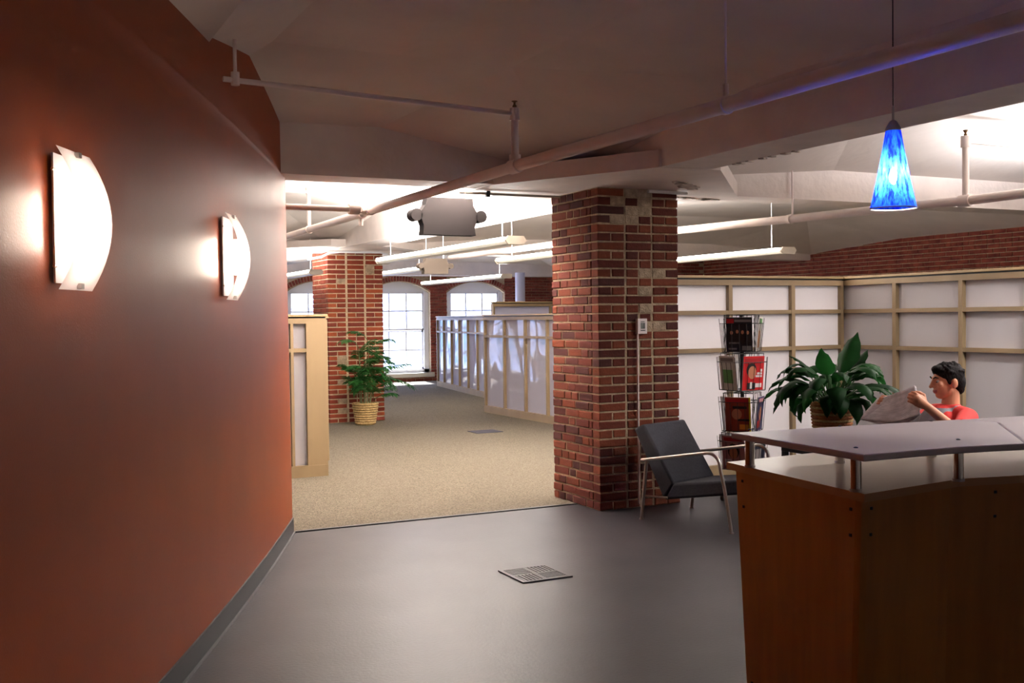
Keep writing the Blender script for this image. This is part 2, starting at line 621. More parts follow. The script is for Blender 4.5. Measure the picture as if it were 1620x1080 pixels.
def dup(root, loc, rotz, label=None, group=None):
    def cp(o, par):
        c = o.copy()
        COL.objects.link(c)
        if par is not None:
            c.parent = par
        for ch in list(o.children):
            cp(ch, c)
        return c
    r = cp(root, None)
    r.location = loc
    r.rotation_euler = (0, 0, rotz)
    if label:
        r['label'] = label
    if group:
        r['group'] = group
    return r

def area(name, loc, size, sy, power, color, direction, parent=None):
    l = bpy.data.lights.new(name, 'AREA')
    l.shape = 'RECTANGLE'
    l.size = size
    l.size_y = sy
    l.energy = power
    l.color = color
    o = bpy.data.objects.new(name, l)
    COL.objects.link(o)
    o.location = loc
    o.rotation_euler = Vector(direction).to_track_quat('-Z', 'Y').to_euler()
    if parent is not None:
        o.parent = parent
        o.matrix_parent_inverse = world(parent).inverted()
    return o

def point(name, loc, power, color, r=0.03, parent=None):
    l = bpy.data.lights.new(name, 'POINT')
    l.energy = power
    l.color = color
    l.shadow_soft_size = r
    o = bpy.data.objects.new(name, l)
    COL.objects.link(o)
    o.location = loc
    if parent is not None:
        o.parent = parent
        o.matrix_parent_inverse = world(parent).inverted()
    return o

# ------------------------------------------------------------------ room shell
XR = 13.0      # right brick wall
YF = 23.3      # far window wall
YB = -2.6      # wall behind the camera
ZC = 2.95      # flat of the coffers

def wx(y):
    u = 7.14 - y
    return 1.830 - 0.39 * u - 0.0125 * u * u
def wtan(y):
    sl = 0.39 + 0.025 * (7.14 - y)
    return Vector((sl, 1, 0)).normalized()

struct('floor', MB().box((-4, YB - 0.2, -0.2), (XR + 0.2, 7.2, 0)).box((4.3, 7.2, -0.2), (XR + 0.2, 7.78, 0)), 'dark_floor', 'dark grey sheet floor of the reception')
cp = MB().box((-1.0, 7.2, -0.2), (4.3, 7.78, 0.004)).box((-1.0, 7.78, -0.2), (XR + 0.2, YF + 0.2, 0.004))
struct('floor_carpet', cp, 'carpet', 'beige flecked carpet of the office')
struct('trim_1', MB().box((1.80, 7.185, 0), (4.085, 7.215, 0.008)), 'strip', 'dark metal edge strip between carpet and sheet floor')

# curved orange wall
ys = [YB + (7.20 - YB) * i / 36 for i in range(37)]
ow = MB()
for i in range(36):
    a, b = ys[i], ys[i + 1]
    na = Vector((-wtan(a).y, wtan(a).x, 0)) * 0.14
    nb = Vector((-wtan(b).y, wtan(b).x, 0)) * 0.14
    pa, pb = Vector((wx(a), a, 0)), Vector((wx(b), b, 0))
    H = Vector((-0.015, 0.006, 2.96))
    q = [pa, pb, pb + nb, pa + na]
    ow.add(q + [p + H for p in q], [(0, 1, 5, 4), (2, 3, 7, 6), (4, 5, 6, 7)] + ([(0, 4, 7, 3)] if i == 0 else []) + ([(1, 2, 6, 5)] if i == 35 else []))
struct('wall_left', ow, 'orange', 'curved orange painted wall carrying the two sconces')
cb = MB()
def strip_along(mb, y0, y1, n, off0, off1, z0, z1):
    P = []
    for i in range(n + 1):
        y = y0 + (y1 - y0) * i / n
        t = wtan(y)
        nn = Vector((t.y, -t.x, 0))
        p = Vector((wx(y), y, 0))
        P.append([p + nn * off0 + Vector((0, 0, z1)), p + nn * off1 + Vector((0, 0, z1)), p + nn * off1 + Vector((0, 0, z0)), p + nn * off0 + Vector((0, 0, z0))])
    mb.grid([[r[k % 4] for k in range(5)] for r in P])
    mb.add(P[-1], [(0, 1, 2, 3)])
bl = MB()
strip_along(bl, YB + 0.05, 7.2, 40, 0.0, 0.008, 0.0, 0.105)
bo = struct('baseboard_left', bl, 'cove', 'grey vinyl cove base along the orange wall')
b2 = MB()
strip_along(b2, YB + 0.05, 7.2, 40, 0.0085, 0.02, 0.0, 0.007)
struct('lip', b2, 'cove_lip', parent=bo)

struct('wall_back', MB().box((-4, YB - 0.2, 0), (XR + 0.2, YB, 3.2)), 'plaster', 'plaster wall behind the reception')
struct('wall_office_left', MB().box((-1.2, 7.2, 0), (-1.0, YF + 0.2, 3.2)), 'plaster', 'plaster wall of the office beyond the orange wall')
struct('wall_return', MB().box((-4, 7.2, 0), (-1.0, 7.4, 3.2)).box((-4.2, YB - .2, 0), (-4, 7.4, 3.2)), 'plaster', 'plaster return behind the orange wall')

# brick walls: mortar body plus real bricks
def brick_verts(mb, o, u, n, w, h, dep=0.012, j=0.002):
    """one brick: centre of back o, width axis u, outward n"""
    z = Vector((0, 0, 1))
    c = 0.004
    r = lambda: random.uniform(-j, j)
    out = dep + random.uniform(-0.002, 0.004)
    B = [o + u * a * w / 2 + z * b * h / 2 for a, b in ((-1, -1), (1, -1), (1, 1), (-1, 1))]
    F = [o + u * (a * w / 2 + r()) + z * (b * h / 2 + r()) + n * (out - c) for a, b in ((-1, -1), (1, -1), (1, 1), (-1, 1))]
    G = [o + u * (a * (w / 2 - c * 1.4) + r()) + z * (b * (h / 2 - c * 1.2) + r()) + n * out for a, b in ((-1, -1), (1, -1), (1, 1), (-1, 1))]
    fs = [(8, 9, 10, 11)]
    for i in range(4):
        k = (i + 1) % 4
        fs += [(i, k, 4 + k, 4 + i), (4 + i, 4 + k, 8 + k, 8 + i)]
    if u.cross(z).dot(n) < 0:
        fs = [f[::-1] for f in fs]
    mb.add(B + F + G, fs)

wr = struct('wall_right', MB().box((XR, YB - 0.2, 0), (XR + 0.25, YF + 0.2, 3.2)), 'mortar', 'long red brick wall behind the milky partitions')
rb = MB()
for r in range(28, 44):
    z = r * 0.0677 + 0.034
    if z > 2.62:
        break
    y = 5.0 + (0.1 if r % 2 else 0.0)
    if r % 6 == 0:
        y += 0.05
    while y < 17.6:
        w = 0.095 if r % 6 == 0 else 0.2
        brick_verts(rb, Vector((XR, y + w / 2, z)), Vector((0, 1, 0)), Vector((-1, 0, 0)), w, 0.056, 0.014)
        y += w + 0.012
rbo = rb.build('bricks', 'brick_wall', wr)
rbo['kind'] = 'stuff'
# projecting brick pier at its far end
pr = struct('wall_pier', MB().box((11.6, 17.6, 0), (XR, 18.0, 3.0)), 'mortar', 'brick pier at the far end of the right brick wall')
pb = MB()
for r in range(26, 40):
    z = r * 0.0677 + 0.034
    x = 11.6 + (0.1 if r % 2 else 0)
    while x < XR - 0.15:
        brick_verts(pb, Vector((x + 0.1, 17.6, z)), Vector((1, 0, 0)), Vector((0, -1, 0)), 0.2, 0.056, 0.014)
        x += 0.212
pb.build('bricks', 'brick_wall', pr)['kind'] = 'stuff'

# far wall with arched window openings
WC = [8.58 - 1.9 * k for k in (4, 3, 2, 1)] + [8.58, 10.52]
WHW = 0.76
ZS, ZSP, ZAP = 0.20, 2.06, 2.32
def arch(xc, hw, n=10):
    h = ZAP - ZSP
    R = (hw * hw + h * h) / (2 * h)
    a = math.asin(hw / R)
    return [(xc + R * math.sin(t), ZAP - R + R * math.cos(t)) for t in [-a + 2 * a * i / n for i in range(n + 1)]]
fw = MB()
xs = [-1.2]
for c in WC:
    xs += [c - WHW, c + WHW]
xs += [XR + 0.25]
for i in range(0, len(xs), 2):
    fw.box((xs[i], YF, 0), (xs[i + 1], YF + 0.3, 3.2))
for c in WC:
    fw.box((c - WHW, YF, 0), (c + WHW, YF + 0.3, ZS))
    A = arch(c, WHW)
    fw.vprism([(x, z) for x, z in A] + [(c + WHW, 3.2), (c - WHW, 3.2)], (0, YF + 0.15, 0), (1, 0, 0), (0, 0, 1), (0, 1, 0), 0.3)
wf = struct('wall_far', fw, 'mortar', 'far red brick wall with tall arched windows')
fb = MB()
for r in range(0, 37):
    z = r * 0.0677 + 0.034
    spans = []
    for i in range(0, len(xs), 2):
        spans.append((xs[i], xs[i + 1]))
    if z < ZS - 0.03:
        spans = [(4.5, 13.0)]
    elif z > ZAP + 0.14:
        spans = [(4.5, 13.0)]
    for a, b in spans:
        a, b = max(a, 4.5), min(b, 13.0)
        x = a + (0.1 if r % 2 else 0.0)
        if r % 2 and b - a > 0.3:
            brick_verts(fb, Vector((a + 0.045, YF, z)), Vector((1, 0, 0)), Vector((0, -1, 0)), 0.088, 0.056, 0.014)
        while x < b - 0.05:
            w = min(0.2, b - x)
            brick_verts(fb, Vector((x + w / 2, YF, z)), Vector((1, 0, 0)), Vector((0, -1, 0)), w, 0.056, 0.014)
            x += w + 0.012
for c in WC[2:]:      # rowlock arch over each window
    A = arch(c, WHW + 0.05, 26)
    for i in range(26):
        (x0, z0), (x1, z1) = A[i], A[i + 1]
        t = Vector((x1 - x0, 0, z1 - z0)).normalized()
        nn = Vector((-t.z, 0, t.x))
        o = Vector(((x0 + x1) / 2, YF - 0.008, (z0 + z1) / 2)) + nn * 0.07
        fb.obox(o, t, Vector((0, -1, 0)), nn, 0.024, 0.012, 0.055)
fb.build('bricks', 'brick_wall', wf)['kind'] = 'stuff'

# windows: frame, arched head panel, sashes, muntins, panes, sill
def window(i, c):
    rt = thing('window_%d' % i, 'tall arched sash window in the far brick wall', None, (c, YF, 0), 0, None, 'structure')
    del rt['label']
    y = YF + 0.16
    m = MB()
    for sx in (-1, 1):
        m.box((c + sx * WHW, y - 0.05, ZS), (c + sx * (WHW - 0.12), y + 0.05, ZSP + 0.06))
    m.box((c - WHW, y - 0.05, ZS), (c + WHW, y + 0.05, ZS + 0.08))
    m.build('window_frame', 'white', rt, bevel=0.004)
    A = arch(c, WHW)
    MB().vprism(A + [(c + WHW, ZSP + 0.02), (c - WHW, ZSP + 0.02)], (0, y, 0), (1, 0, 0), (0, 0, 1), (0, 1, 0), 0.07).build('head_panel', 'white', rt)
    gx0, gx1 = c - WHW + 0.12, c + WHW - 0.12
    gz = [ZS + 0.08, 0.73, 1.19, 1.64, ZSP + 0.02]
    for k, yy in ((0, y + 0.02), (1, y - 0.02)):
        s = MB()
        a, b = gz[k * 2], gz[k * 2 + 2]
        s.box((gx0, yy - 0.018, a), (gx0 + 0.04, yy + 0.018, b)).box((gx1 - 0.04, yy - 0.018, a), (gx1, yy + 0.018, b))
        s.box((gx0, yy - 0.018, a), (gx1, yy + 0.018, a + 0.04)).box((gx0, yy - 0.018, b - 0.04), (gx1, yy + 0.018, b))
        sash = s.build('sash', 'white', rt)
        w3 = (gx1 - gx0) / 3
        for q in (1, 2):
            MB().box((gx0 + q * w3 - 0.016, yy - 0.012, a + 0.04), (gx0 + q * w3 + 0.016, yy + 0.012, b - 0.04)).build('muntin', 'white', sash)
        zm = gz[k * 2 + 1]
        MB().box((gx0 + 0.04, yy - 0.011, zm - 0.016), (gx1 - 0.04, yy + 0.011, zm + 0.016)).build('muntin', 'white', sash)
        for q in range(3):
            for (z0, z1) in ((a, zm), (zm, b)):
                MB().box((gx0 + q * w3 + 0.005, yy - 0.002, z0 + 0.005), (gx0 + (q + 1) * w3 - 0.005, yy + 0.002, z1 - 0.005)).build('pane', 'glass', sash)
    MB().box((c - WHW + 0.005, YF - 0.09, ZS - 0.10), (c + WHW + 0.06, YF + 0.11, ZS)).build('sill', 'fix_end', rt, bevel=0.006)
for i, c in enumerate(WC):
    window(i + 1, c)

# building across the street
bd = thing('building', 'pale building across the street seen through the windows', 'building', (8, 40, -6))
MB().box((-14, 39, -6), (30, 46, 1.9)).build('facade', 'white', bd)
M['farglass'] = mat('far_window', (150, 186, 196), 0.3)
for k in range(9):
    for z in (-1.5, 0.1):
        MB().box((-10 + k * 4.2, 38.9, z), (-8.6 + k * 4.2, 39.02, z + 1.2)).build('window', 'farglass', bd)

# ------------------------------------------------------------------ ceiling: slab, coffers, beams, capitals
ce = MB().box((-4.2, YB - 0.2, 3.0), (XR + 0.25, YF + 0.3, 3.2))
def coffer(x0, x1, y0, y1, il=1.2, ir=1.2, ib=1.2, it=1.2, zc=2.5, ze=2.77, zf=ZC, lc=None):
    """tapered coffer: low corners at the columns, edges rise towards mid span"""
    zl = lc if lc else zc
    I = [(x0 + il, y0 + ib, zf), (x1 - ir, y0 + ib, zf), (x1 - ir, y1 - it, zf), (x0 + il, y1 - it, zf)]
    C = [(x0, y0, zl), (x1, y0, zc), (x1, y1, zc), (x0, y1, zl)]
    def edge(a, b, za, zb):
        L = math.dist(a[:2], b[:2])
        d = min(2.2, L * 0.5)
        t = d / L
        e1 = (a[0] + (b[0] - a[0]) * t, a[1] + (b[1] - a[1]) * t, max(ze, za))
        e2 = (b[0] + (a[0] - b[0]) * t, b[1] + (a[1] - b[1]) * t, max(ze, zb))
        return e1, e2
    E = [edge(C[i], C[(i + 1) % 4], C[i][2], C[(i + 1) % 4][2]) for i in range(4)]
    for i in range(4):
        k = (i + 1) % 4
        e1, e2 = E[i]
        ce.add([C[i], e1, I[i]], [(0, 2, 1)])
        ce.add([e2, C[k], I[k]], [(0, 2, 1)])
        ce.add([e1, e2, I[k], I[i]], [(0, 3, 2, 1)])
    ce.add(I, [(0, 3, 2, 1)])
YX0, YX1 = 7.0, 7.33      # cross beam over the brick pillar
coffer(0.95, 3.95, YB, YX0, 0.46, 1.1, 1.2, 1.25, lc=2.74)
coffer(4.33, XR, YB, YX0, 1.3, 1.0, 1.2, 1.3, ze=2.68)
coffer(0.2, 4.30, YX1, 14.5, 1.0, 1.1, 1.2, 1.25)
coffer(4.75, XR, YX1, 14.5, 1.2, 1.2, 1.2, 1.25, ze=2.64)
coffer(0.2, 4.30, 14.85, YF, 1.0, 1.1, 1.2, 0.5, ze=2.62)
coffer(4.75, XR, 14.85, YF, 1.2, 1.2, 1.2, 0.5, ze=2.6)
ce.box((-4.2, YB, 2.74), (0.95, YX0, 3.0))
ce.box((-1.2, YX1, 2.5), (0.2, YF, 3.0))
struct('ceiling', ce, 'ceiling', 'off-white coffered concrete ceiling')
def beam(n, mb):
    o = mb.build('trim_%d' % n, 'beam')
    o['kind'] = 'structure'
    return o
beam(2, MB().box((-1.2, YX0, 2.42), (XR, YX1, 3.0))).update_tag()
beam(3, MB().box((3.95, YB, 2.42), (4.33, YX0, 3.0)))
beam(4, MB().box((4.30, YX1, 2.42), (4.75, 14.5, 3.0)))
beam(5, MB().box((-1.2, 14.5, 2.40), (XR, 14.85, 3.0)))
beam(6, MB().box((4.30, 14.85, 2.42), (4.75, YF, 3.0)))
beam(7, MB().box((-1.2, YF - 0.25, 2.45), (XR, YF, 3.0)))
beam(8, MB().prism([(3.30, 7.02), (3.93, 5.80), (4.40, 5.77), (5.53, 7.03), (5.53, 7.36), (4.95, 8.1), (4.1, 8.1), (3.30, 7.36)], 2.415, 2.53))
beam(9, MB().prism([(3.5, 14.46), (4.1, 13.7), (4.95, 13.7), (5.7, 14.46), (5.7, 14.9), (3.5, 14.9)], 2.43, 2.52))
# flaked patches on the beam edges by the pillar
fl = MB()
for (a, b, w) in (((4.33, 5.6, 2.42), (4.33, 4.9, 2.42), 0.05), ((5.0, 7.2, 2.415), (5.5, 7.25, 2.415), 0.10), ((4.42, 6.3, 2.415), (4.9, 6.75, 2.415), 0.12), ((5.6, 7.33, 2.44), (6.3, 7.33, 2.43), 0.04)):
    a, b = Vector(a), Vector(b)
    for i in range(7):
        p = a.lerp(b, (i + random.random()) / 7)
        fl.obox(p + Vector((0, 0, -0.003)), (1, 0.2, 0), (-0.2, 1, 0), (0, 0, 1), w * random.uniform(0.25, 0.6), w * random.uniform(0.15, 0.45), 0.004)
struct('trim_10', fl, 'dirt')

# ------------------------------------------------------------------ brick pillars
BM = {}
def brick_mesh(w, dep, key):
    hb = 0.0545 if key < 10 else 0.0525
    k = (round(w, 2), dep, key)
    if k not in BM:
        mb = MB()
        brick_verts(mb, Vector((0, -dep, 0)), Vector((1, 0, 0)), Vector((0, 1, 0)), w, hb, dep, 0.0022)
        # brick_verts treats u x z . n ; face outwards is +y here
        BM[k] = mb.mesh('brick', M['brick'] if key < 10 else M['brick2'])
    return BM[k]
def lay(root, o, u, n, w, dep, var):
    ob = bpy.data.objects.new('brick', brick_mesh(w, dep, var))
    COL.objects.link(ob)
    ob.parent = root
    ob.location = world(root).inverted() @ Vector(o)
    ob.rotation_euler = (0, 0, math.atan2(n[1], n[0]) - PI / 2 + random.uniform(-0.004, 0.004))
    return ob
def pillar(name, label, x0, x1, y0, y1, H, rows, vb, patches, left_parts):
    rt = thing(name, label, 'pillar', ((x0 + x1) / 2, (y0 + y1) / 2, 0), 0, None, 'structure')
    g = 0.006
    MB().box((x0 + g, y0 + g, 0), (x1 - g, y1 - g, H)).build('mortar_core', 'mortar' if vb < 10 else 'mortar_pale', rt)
    pit = H / rows
    Wd = x1 - x0
    th = [0.0, Wd * 0.335, Wd * 0.67, Wd]
    rest = MB()
    for r in range(rows):
        z = H - (r + 0.5) * pit
        for t in range(3):
            a, b = th[t], th[t + 1]
            jw = 0.009 if vb < 10 else 0.015
            if t:
                a += jw
            if t < 2:
                b -= jw
            two = (r % 2 == 1) if t != 1 else (random.random() < 0.6)
            cells = [(a, (a + b) / 2 - 0.006), ((a + b) / 2 + 0.006, b)] if two else [(a, b)]
            pt = patches.get((r, t))
            if pt:
                cells = [(a, (a + b) / 2 - 0.006), ((a + b) / 2 + 0.006, b)]
            for ci, (p, q) in enumerate(cells):
                if pt and pt[ci] == 'x':
                    pm = MB()
                    brick_verts(pm, Vector((x0 + (p + q) / 2, y0 + 0.02, z)), Vector((1, 0, 0)), Vector((0, -1, 0)), q - p + 0.015, pit - 0.001, 0.017, 0.004)
                    pm.build('mortar_patch', 'patch', rt)
                    continue
                end = (t == 0 and ci == 0) or (t == 2 and ci == len(cells) - 1)
                lay(rt, (x0 + (p + q) / 2, y0 + random.uniform(-0.003, 0.003), z), (1, 0, 0), (0, -1), q - p, 0.095 if end else 0.03, vb + r % 3)
        # left face (towards the orange wall)
        D = y1 - y0
        y = 0.105 + (0.0 if r % 2 else 0.055)
        if r % 2 == 0:
            segs = [(0.105, 0.15)]
            y = 0.16
        else:
            segs = []
            y = 0.107
        while y < D - 0.02:
            w = random.choice((0.2, 0.2, 0.2, 0.098))
            e = min(y + w, D)
            if D - e < 0.05:
                e = D
            segs.append((y, e))
            y = e + 0.011
        for p, q in segs:
            c = Vector((x0 + random.uniform(-0.003, 0.003), y0 + (p + q) / 2, z))
            if left_parts:
                lay(rt, c, (0, 1, 0), (-1, 0), q - p, 0.03, vb + r % 3)
            else:
                brick_verts(rest, c + Vector((0.03, 0, 0)), Vector((0, 1, 0)), Vector((-1, 0, 0)), q - p, 0.057, 0.03)
        for (p, q) in ((0.1 if r % 2 else 0.0, 0.3), (0.312, 0.5), (0.512, D)):      # right face, turned away
            brick_verts(rest, Vector((x1 - 0.03, y0 + max(p, 0.1) / 2 + q / 2, z)), Vector((0, 1, 0)), Vector((1, 0, 0)), q - max(p, 0.1), 0.057, 0.03)
    rest.build('bricks', M['brick'] if vb < 10 else M['brick2'], rt)['kind'] = 'stuff'
    return rt
pat1 = {(0, 1): 'xx', (1, 0): '.x', (1, 1): '.x', (2, 1): 'xx', (3, 0): '.x', (3, 1): 'x.', (9, 1): '.x', (9, 2): 'x.', (11, 1): '.x', (13, 1): '.x', (15, 1): '.x', (15, 2): 'x.'}
P1 = pillar('brick_pillar', 'large red brick pillar beside the charcoal armchair, thermostat on its face', 4.085, 4.80, 6.84, 7.56, 2.415, 36, 0, pat1, True)
pat2 = {(4, 2): 'x.', (6, 0): '.x', (3, 2): 'x.', (22, 0): '.x', (23, 0): '.x', (27, 0): '.x', (31, 0): '.x', (33, 0): '.x'}
P2 = pillar('brick_pillar', 'brick pillar with the potted palm at its foot', 4.29, 5.10, 14.53, 15.30, 2.43, 36, 10, pat2, False)

# white round column by the far wall
cl = thing('white_column', 'slim white round column in front of the far brick wall', 'column', (11.15, 22.2, 0))
MB().lathe([(0.115, 0), (0.115, 2.5)], (11.15, 22.2, 0), 20).build('shaft', 'lilac', cl, True)
MB().lathe([(0.15, 0), (0.15, 0.04), (0.12, 0.06)], (11.15, 22.2, 0), 20).build('base_ring', 'lilac', cl, True)

# ------------------------------------------------------------------ timber and acrylic partitions
def partition(label, p0, p1, H, posts, rails, pane, th=0.09, base=0.11, group='timber framed milky partitions', ends=(0, 0), post_w=0.035, gap=True, name='office_partition'):
    p0, p1 = Vector((p0[0], p0[1], 0)), Vector((p1[0], p1[1], 0))
    d = (p1 - p0)
    L = d.length
    d.normalize()
    n = Vector((-d.y, d.x, 0))
    Z = Vector((0, 0, 1))
    rt = thing(name, label, 'partition', tuple((p0 + p1) / 2), math.atan2(d.y, d.x), group)
    def seg(nm, a, b, z0, z1, t, m='wood', bev=0.0):
        MB().obox(p0 + d * (a + b) / 2 + Z * (z0 + z1) / 2, d, n, Z, (b - a) / 2, t / 2, (z1 - z0) / 2).build(nm, m, rt, bevel=bev)
    seg('base_board', 0, L, 0.004, base, th + 0.01)
    seg('top_cap', -0.012, L + 0.012, H - 0.022, H, th + 0.03, 'wood_top', 0.003)
    if gap:
        seg('shadow_gap', 0.004, L - 0.004, H - 0.036, H - 0.022, th - 0.02, 'strip')
    seg('top_rail', 0, L, H - 0.085, H - 0.036, th)
    ps = []
    for i, x in enumerate(posts):
        w = post_w
        if i == 0 and ends[0]:
            a, b = 0, ends[0]
        elif i == len(posts) - 1 and ends[1]:
            a, b = L - ends[1], L
        else:
            a, b = max(0, x - w / 2), min(L, x + w / 2)
        seg('post', a, b, base, H - 0.085, th)
        ps.append((a, b))
    zs = [base] + list(rails) + [H - 0.085]
    for i in range(len(ps) - 1):
        a, b = ps[i][1], ps[i + 1][0]
        for z in rails:
            seg('rail', a, b, z - 0.018, z + 0.018, th - 0.006)
        for k in range(len(zs) - 1):
            z0 = zs[k] + (0.018 if k else 0)
            z1 = zs[k + 1] - (0.018 if k + 1 < len(zs) - 1 else 0)
            seg('pane', a, b, z0, z1, 0.006, pane)
    return rt

YP = 7.78
# reception lounge: back run and side run
XC = 7.33
L1 = XC - 4.85
partition('tall milky partition behind the magazine rack, timber grid of four rows', (4.86, YP), (XC, YP), 1.806, [0.02, 0.52, 1.14, 1.86, L1 - 0.02], [1.14, 1.477], 'pane', post_w=0.042)
partition('tall milky partition behind the seated reader, meeting the other in a corner', (XC + 0.05, YP + 0.05), (XC + 0.05, 1.2), 1.806, [0.03, 0.72, 1.45, 2.10, 2.75, 3.4, 4.1, 4.8, 5.5, 6.2, 6.56], [1.14, 1.477], 'pane', post_w=0.042)
# office: long runs beyond the pillar
partition('low partition run on the carpet just beyond the large pillar', (6.91, 14.95), (6.91, 9.4), 1.505, [0.02, 0.70, 1.385, 2.05, 2.75, 3.45, 4.15, 4.85, 5.53], [1.175], 'pane_wave')
partition('farther low partition run, nearest the arched windows', (8.76, 21.4), (8.06, 17.1), 1.505, [0.02, 0.60, 1.28, 1.93, 2.61, 3.3, 4.0, 4.33], [1.175], 'pane_wave')
partition('taller partition standing behind the low runs, only its top showing', (7.98, 17.0), (12.4, 17.0), 1.74, [0.02, 1.15, 2.3, 3.4, 4.4], [1.2], 'pane_wave')
# left, at the end of the orange wall
partition('low partition with broad timber end panel beside the end of the orange wall', (1.3, 9.70), (2.83, 9.70), 1.505, [0.02, 0.3, 0.72, 0.97, 1.207, 1.53], [1.175], 'pane', ends=(0, 0.19), post_w=0.026)
partition('short partition end behind the broad timber end panel', (2.9, 10.75), (3.15, 10.75), 1.49, [0.02, 0.24], [1.175], 'pane')

# ------------------------------------------------------------------ reception counter
ct = thing('reception_counter', 'angled maple reception counter with raised white shelf on steel posts', 'counter', (2.5, 2.3, 0))
ZL, ZU = 0.985, 1.10
lo = [(2.10, 2.735), (2.025, 2.065), (2.44, 2.125), (2.70, 2.07), (3.9, 1.55), (4.2, 2.05), (3.1, 2.66), (2.50, 2.77)]
wt = MB()
wt.mat(0).prism(lo, ZL - 0.022, ZL)
n = len(lo)
for i in range(len(wt.mi)):
    wt.mi[i] = 0 if i == 1 else 1
wt.build('worktop', ['counter_lam', 'counter_edge'], ct)
up0 = [(1.99, 2.57), (1.950, 1.99), (2.252, 1.984), (2.48, 1.945), (2.885, 2.366), (2.86, 2.495)]
up1 = [(2.484, 1.943), (3.55, 1.50), (3.85, 1.95), (3.14, 2.467), (2.865, 2.492), (2.889, 2.364)]
MB().prism(up0, ZU - 0.018, ZU).build('raised_shelf', 'frosted', ct, bevel=0.004)
MB().prism(up1, ZU - 0.018, ZU).build('raised_shelf', 'frosted', ct, bevel=0.004)
# splayed face panels
def panel(a, b, a2, b2, nm='face_panel'):
    a, b, a2, b2 = Vector(a), Vector(b), Vector(a2), Vector(b2)
    nn = (b - a).cross(Vector((0, 0, 1))).normalized() * 0.02
    q = [a2, b2, b, a]
    MB().add(q + [p - nn for p in q], [(0, 1, 2, 3), (7, 6, 5, 4), (0, 4, 5, 1), (1, 5, 6, 2), (2, 6, 7, 3), (3, 7, 4, 0)]).build(nm, 'counter_wood', ct)
zt = ZL - 0.0225
T = [(2.125, 2.72, zt), (2.055, 2.105, zt), (2.44, 2.16, zt), (2.71, 2.105, zt), (3.9, 1.6, zt)]
Bm = [(2.135, 2.665, 0), (2.05, 2.135, 0), (2.44, 2.19, 0), (2.71, 2.135, 0), (3.9, 1.63, 0)]
panel(T[0], T[1], Bm[0], Bm[1])
panel(T[1], T[2], Bm[1], Bm[2])
panel(T[2], T[3], Bm[2], Bm[3])
panel(T[3], T[4], Bm[3], Bm[4])
# inner carcass so the counter stands on the floor
MB().prism([(2.20, 2.60), (2.12, 2.2), (2.75, 2.2), (3.9, 1.7), (4.1, 2.0), (3.0, 2.58)], 0, 0.10).build('plinth', 'blackplastic', ct)
MB().prism([(2.16, 2.66), (2.18, 2.66), (2.5, 2.68), (2.5, 2.66)], 0, zt).build('end_panel', 'counter_wood', ct)
# standoff posts
for (x, y) in ((2.085, 2.60), (2.035, 2.105), (2.40, 2.095), (2.385, 2.535), (2.74, 2.50), (2.85, 1.95)):
    po = MB()
    po.lathe([(0.0145, 0), (0.0145, ZU - 0.018 - ZL)], (x, y, ZL), 16)
    p_ = po.build('standoff_post', 'chrome', ct, True)
    MB().lathe([(0.0165, 0.0005), (0.0165, 0.008)], (x, y, ZL), 16).build('foot_ring', 'satin', p_, True)
    MB().lathe([(0.006, 0), (0.006, 0.0015), (0.003, 0.003)], (x, y, ZU), 10).build('screw_head', 'black', p_, True)
# bolt heads on the panels
def bolts(a, b, a2, b2, us):
    a, b, a2, b2 = Vector(a), Vector(b), Vector(a2), Vector(b2)
    nn = (b - a).cross(Vector((0, 0, 1))).normalized()
    for u, z in us:
        t = 1 - z / zt
        p = a.lerp(b, u).lerp(a2.lerp(b2, u), t)
        MB().obox(p + nn * 0.001, (b - a).normalized(), nn, Vector((0, 0, 1)), 0.004, 0.002, 0.004).build('bolt_head', 'black', ct)
bolts(T[0], T[1], Bm[0], Bm[1], [(0.06, 0.93), (0.06, 0.85), (0.93, 0.93), (0.93, 0.86), (0.06, 0.30)])
bolts(T[1], T[2], Bm[1], Bm[2], [(0.10, 0.935), (0.10, 0.865), (0.10, 0.3)])
bolts(T[2], T[3], Bm[2], Bm[3], [(0.55, 0.935), (0.55, 0.865), (0.55, 0.3)])

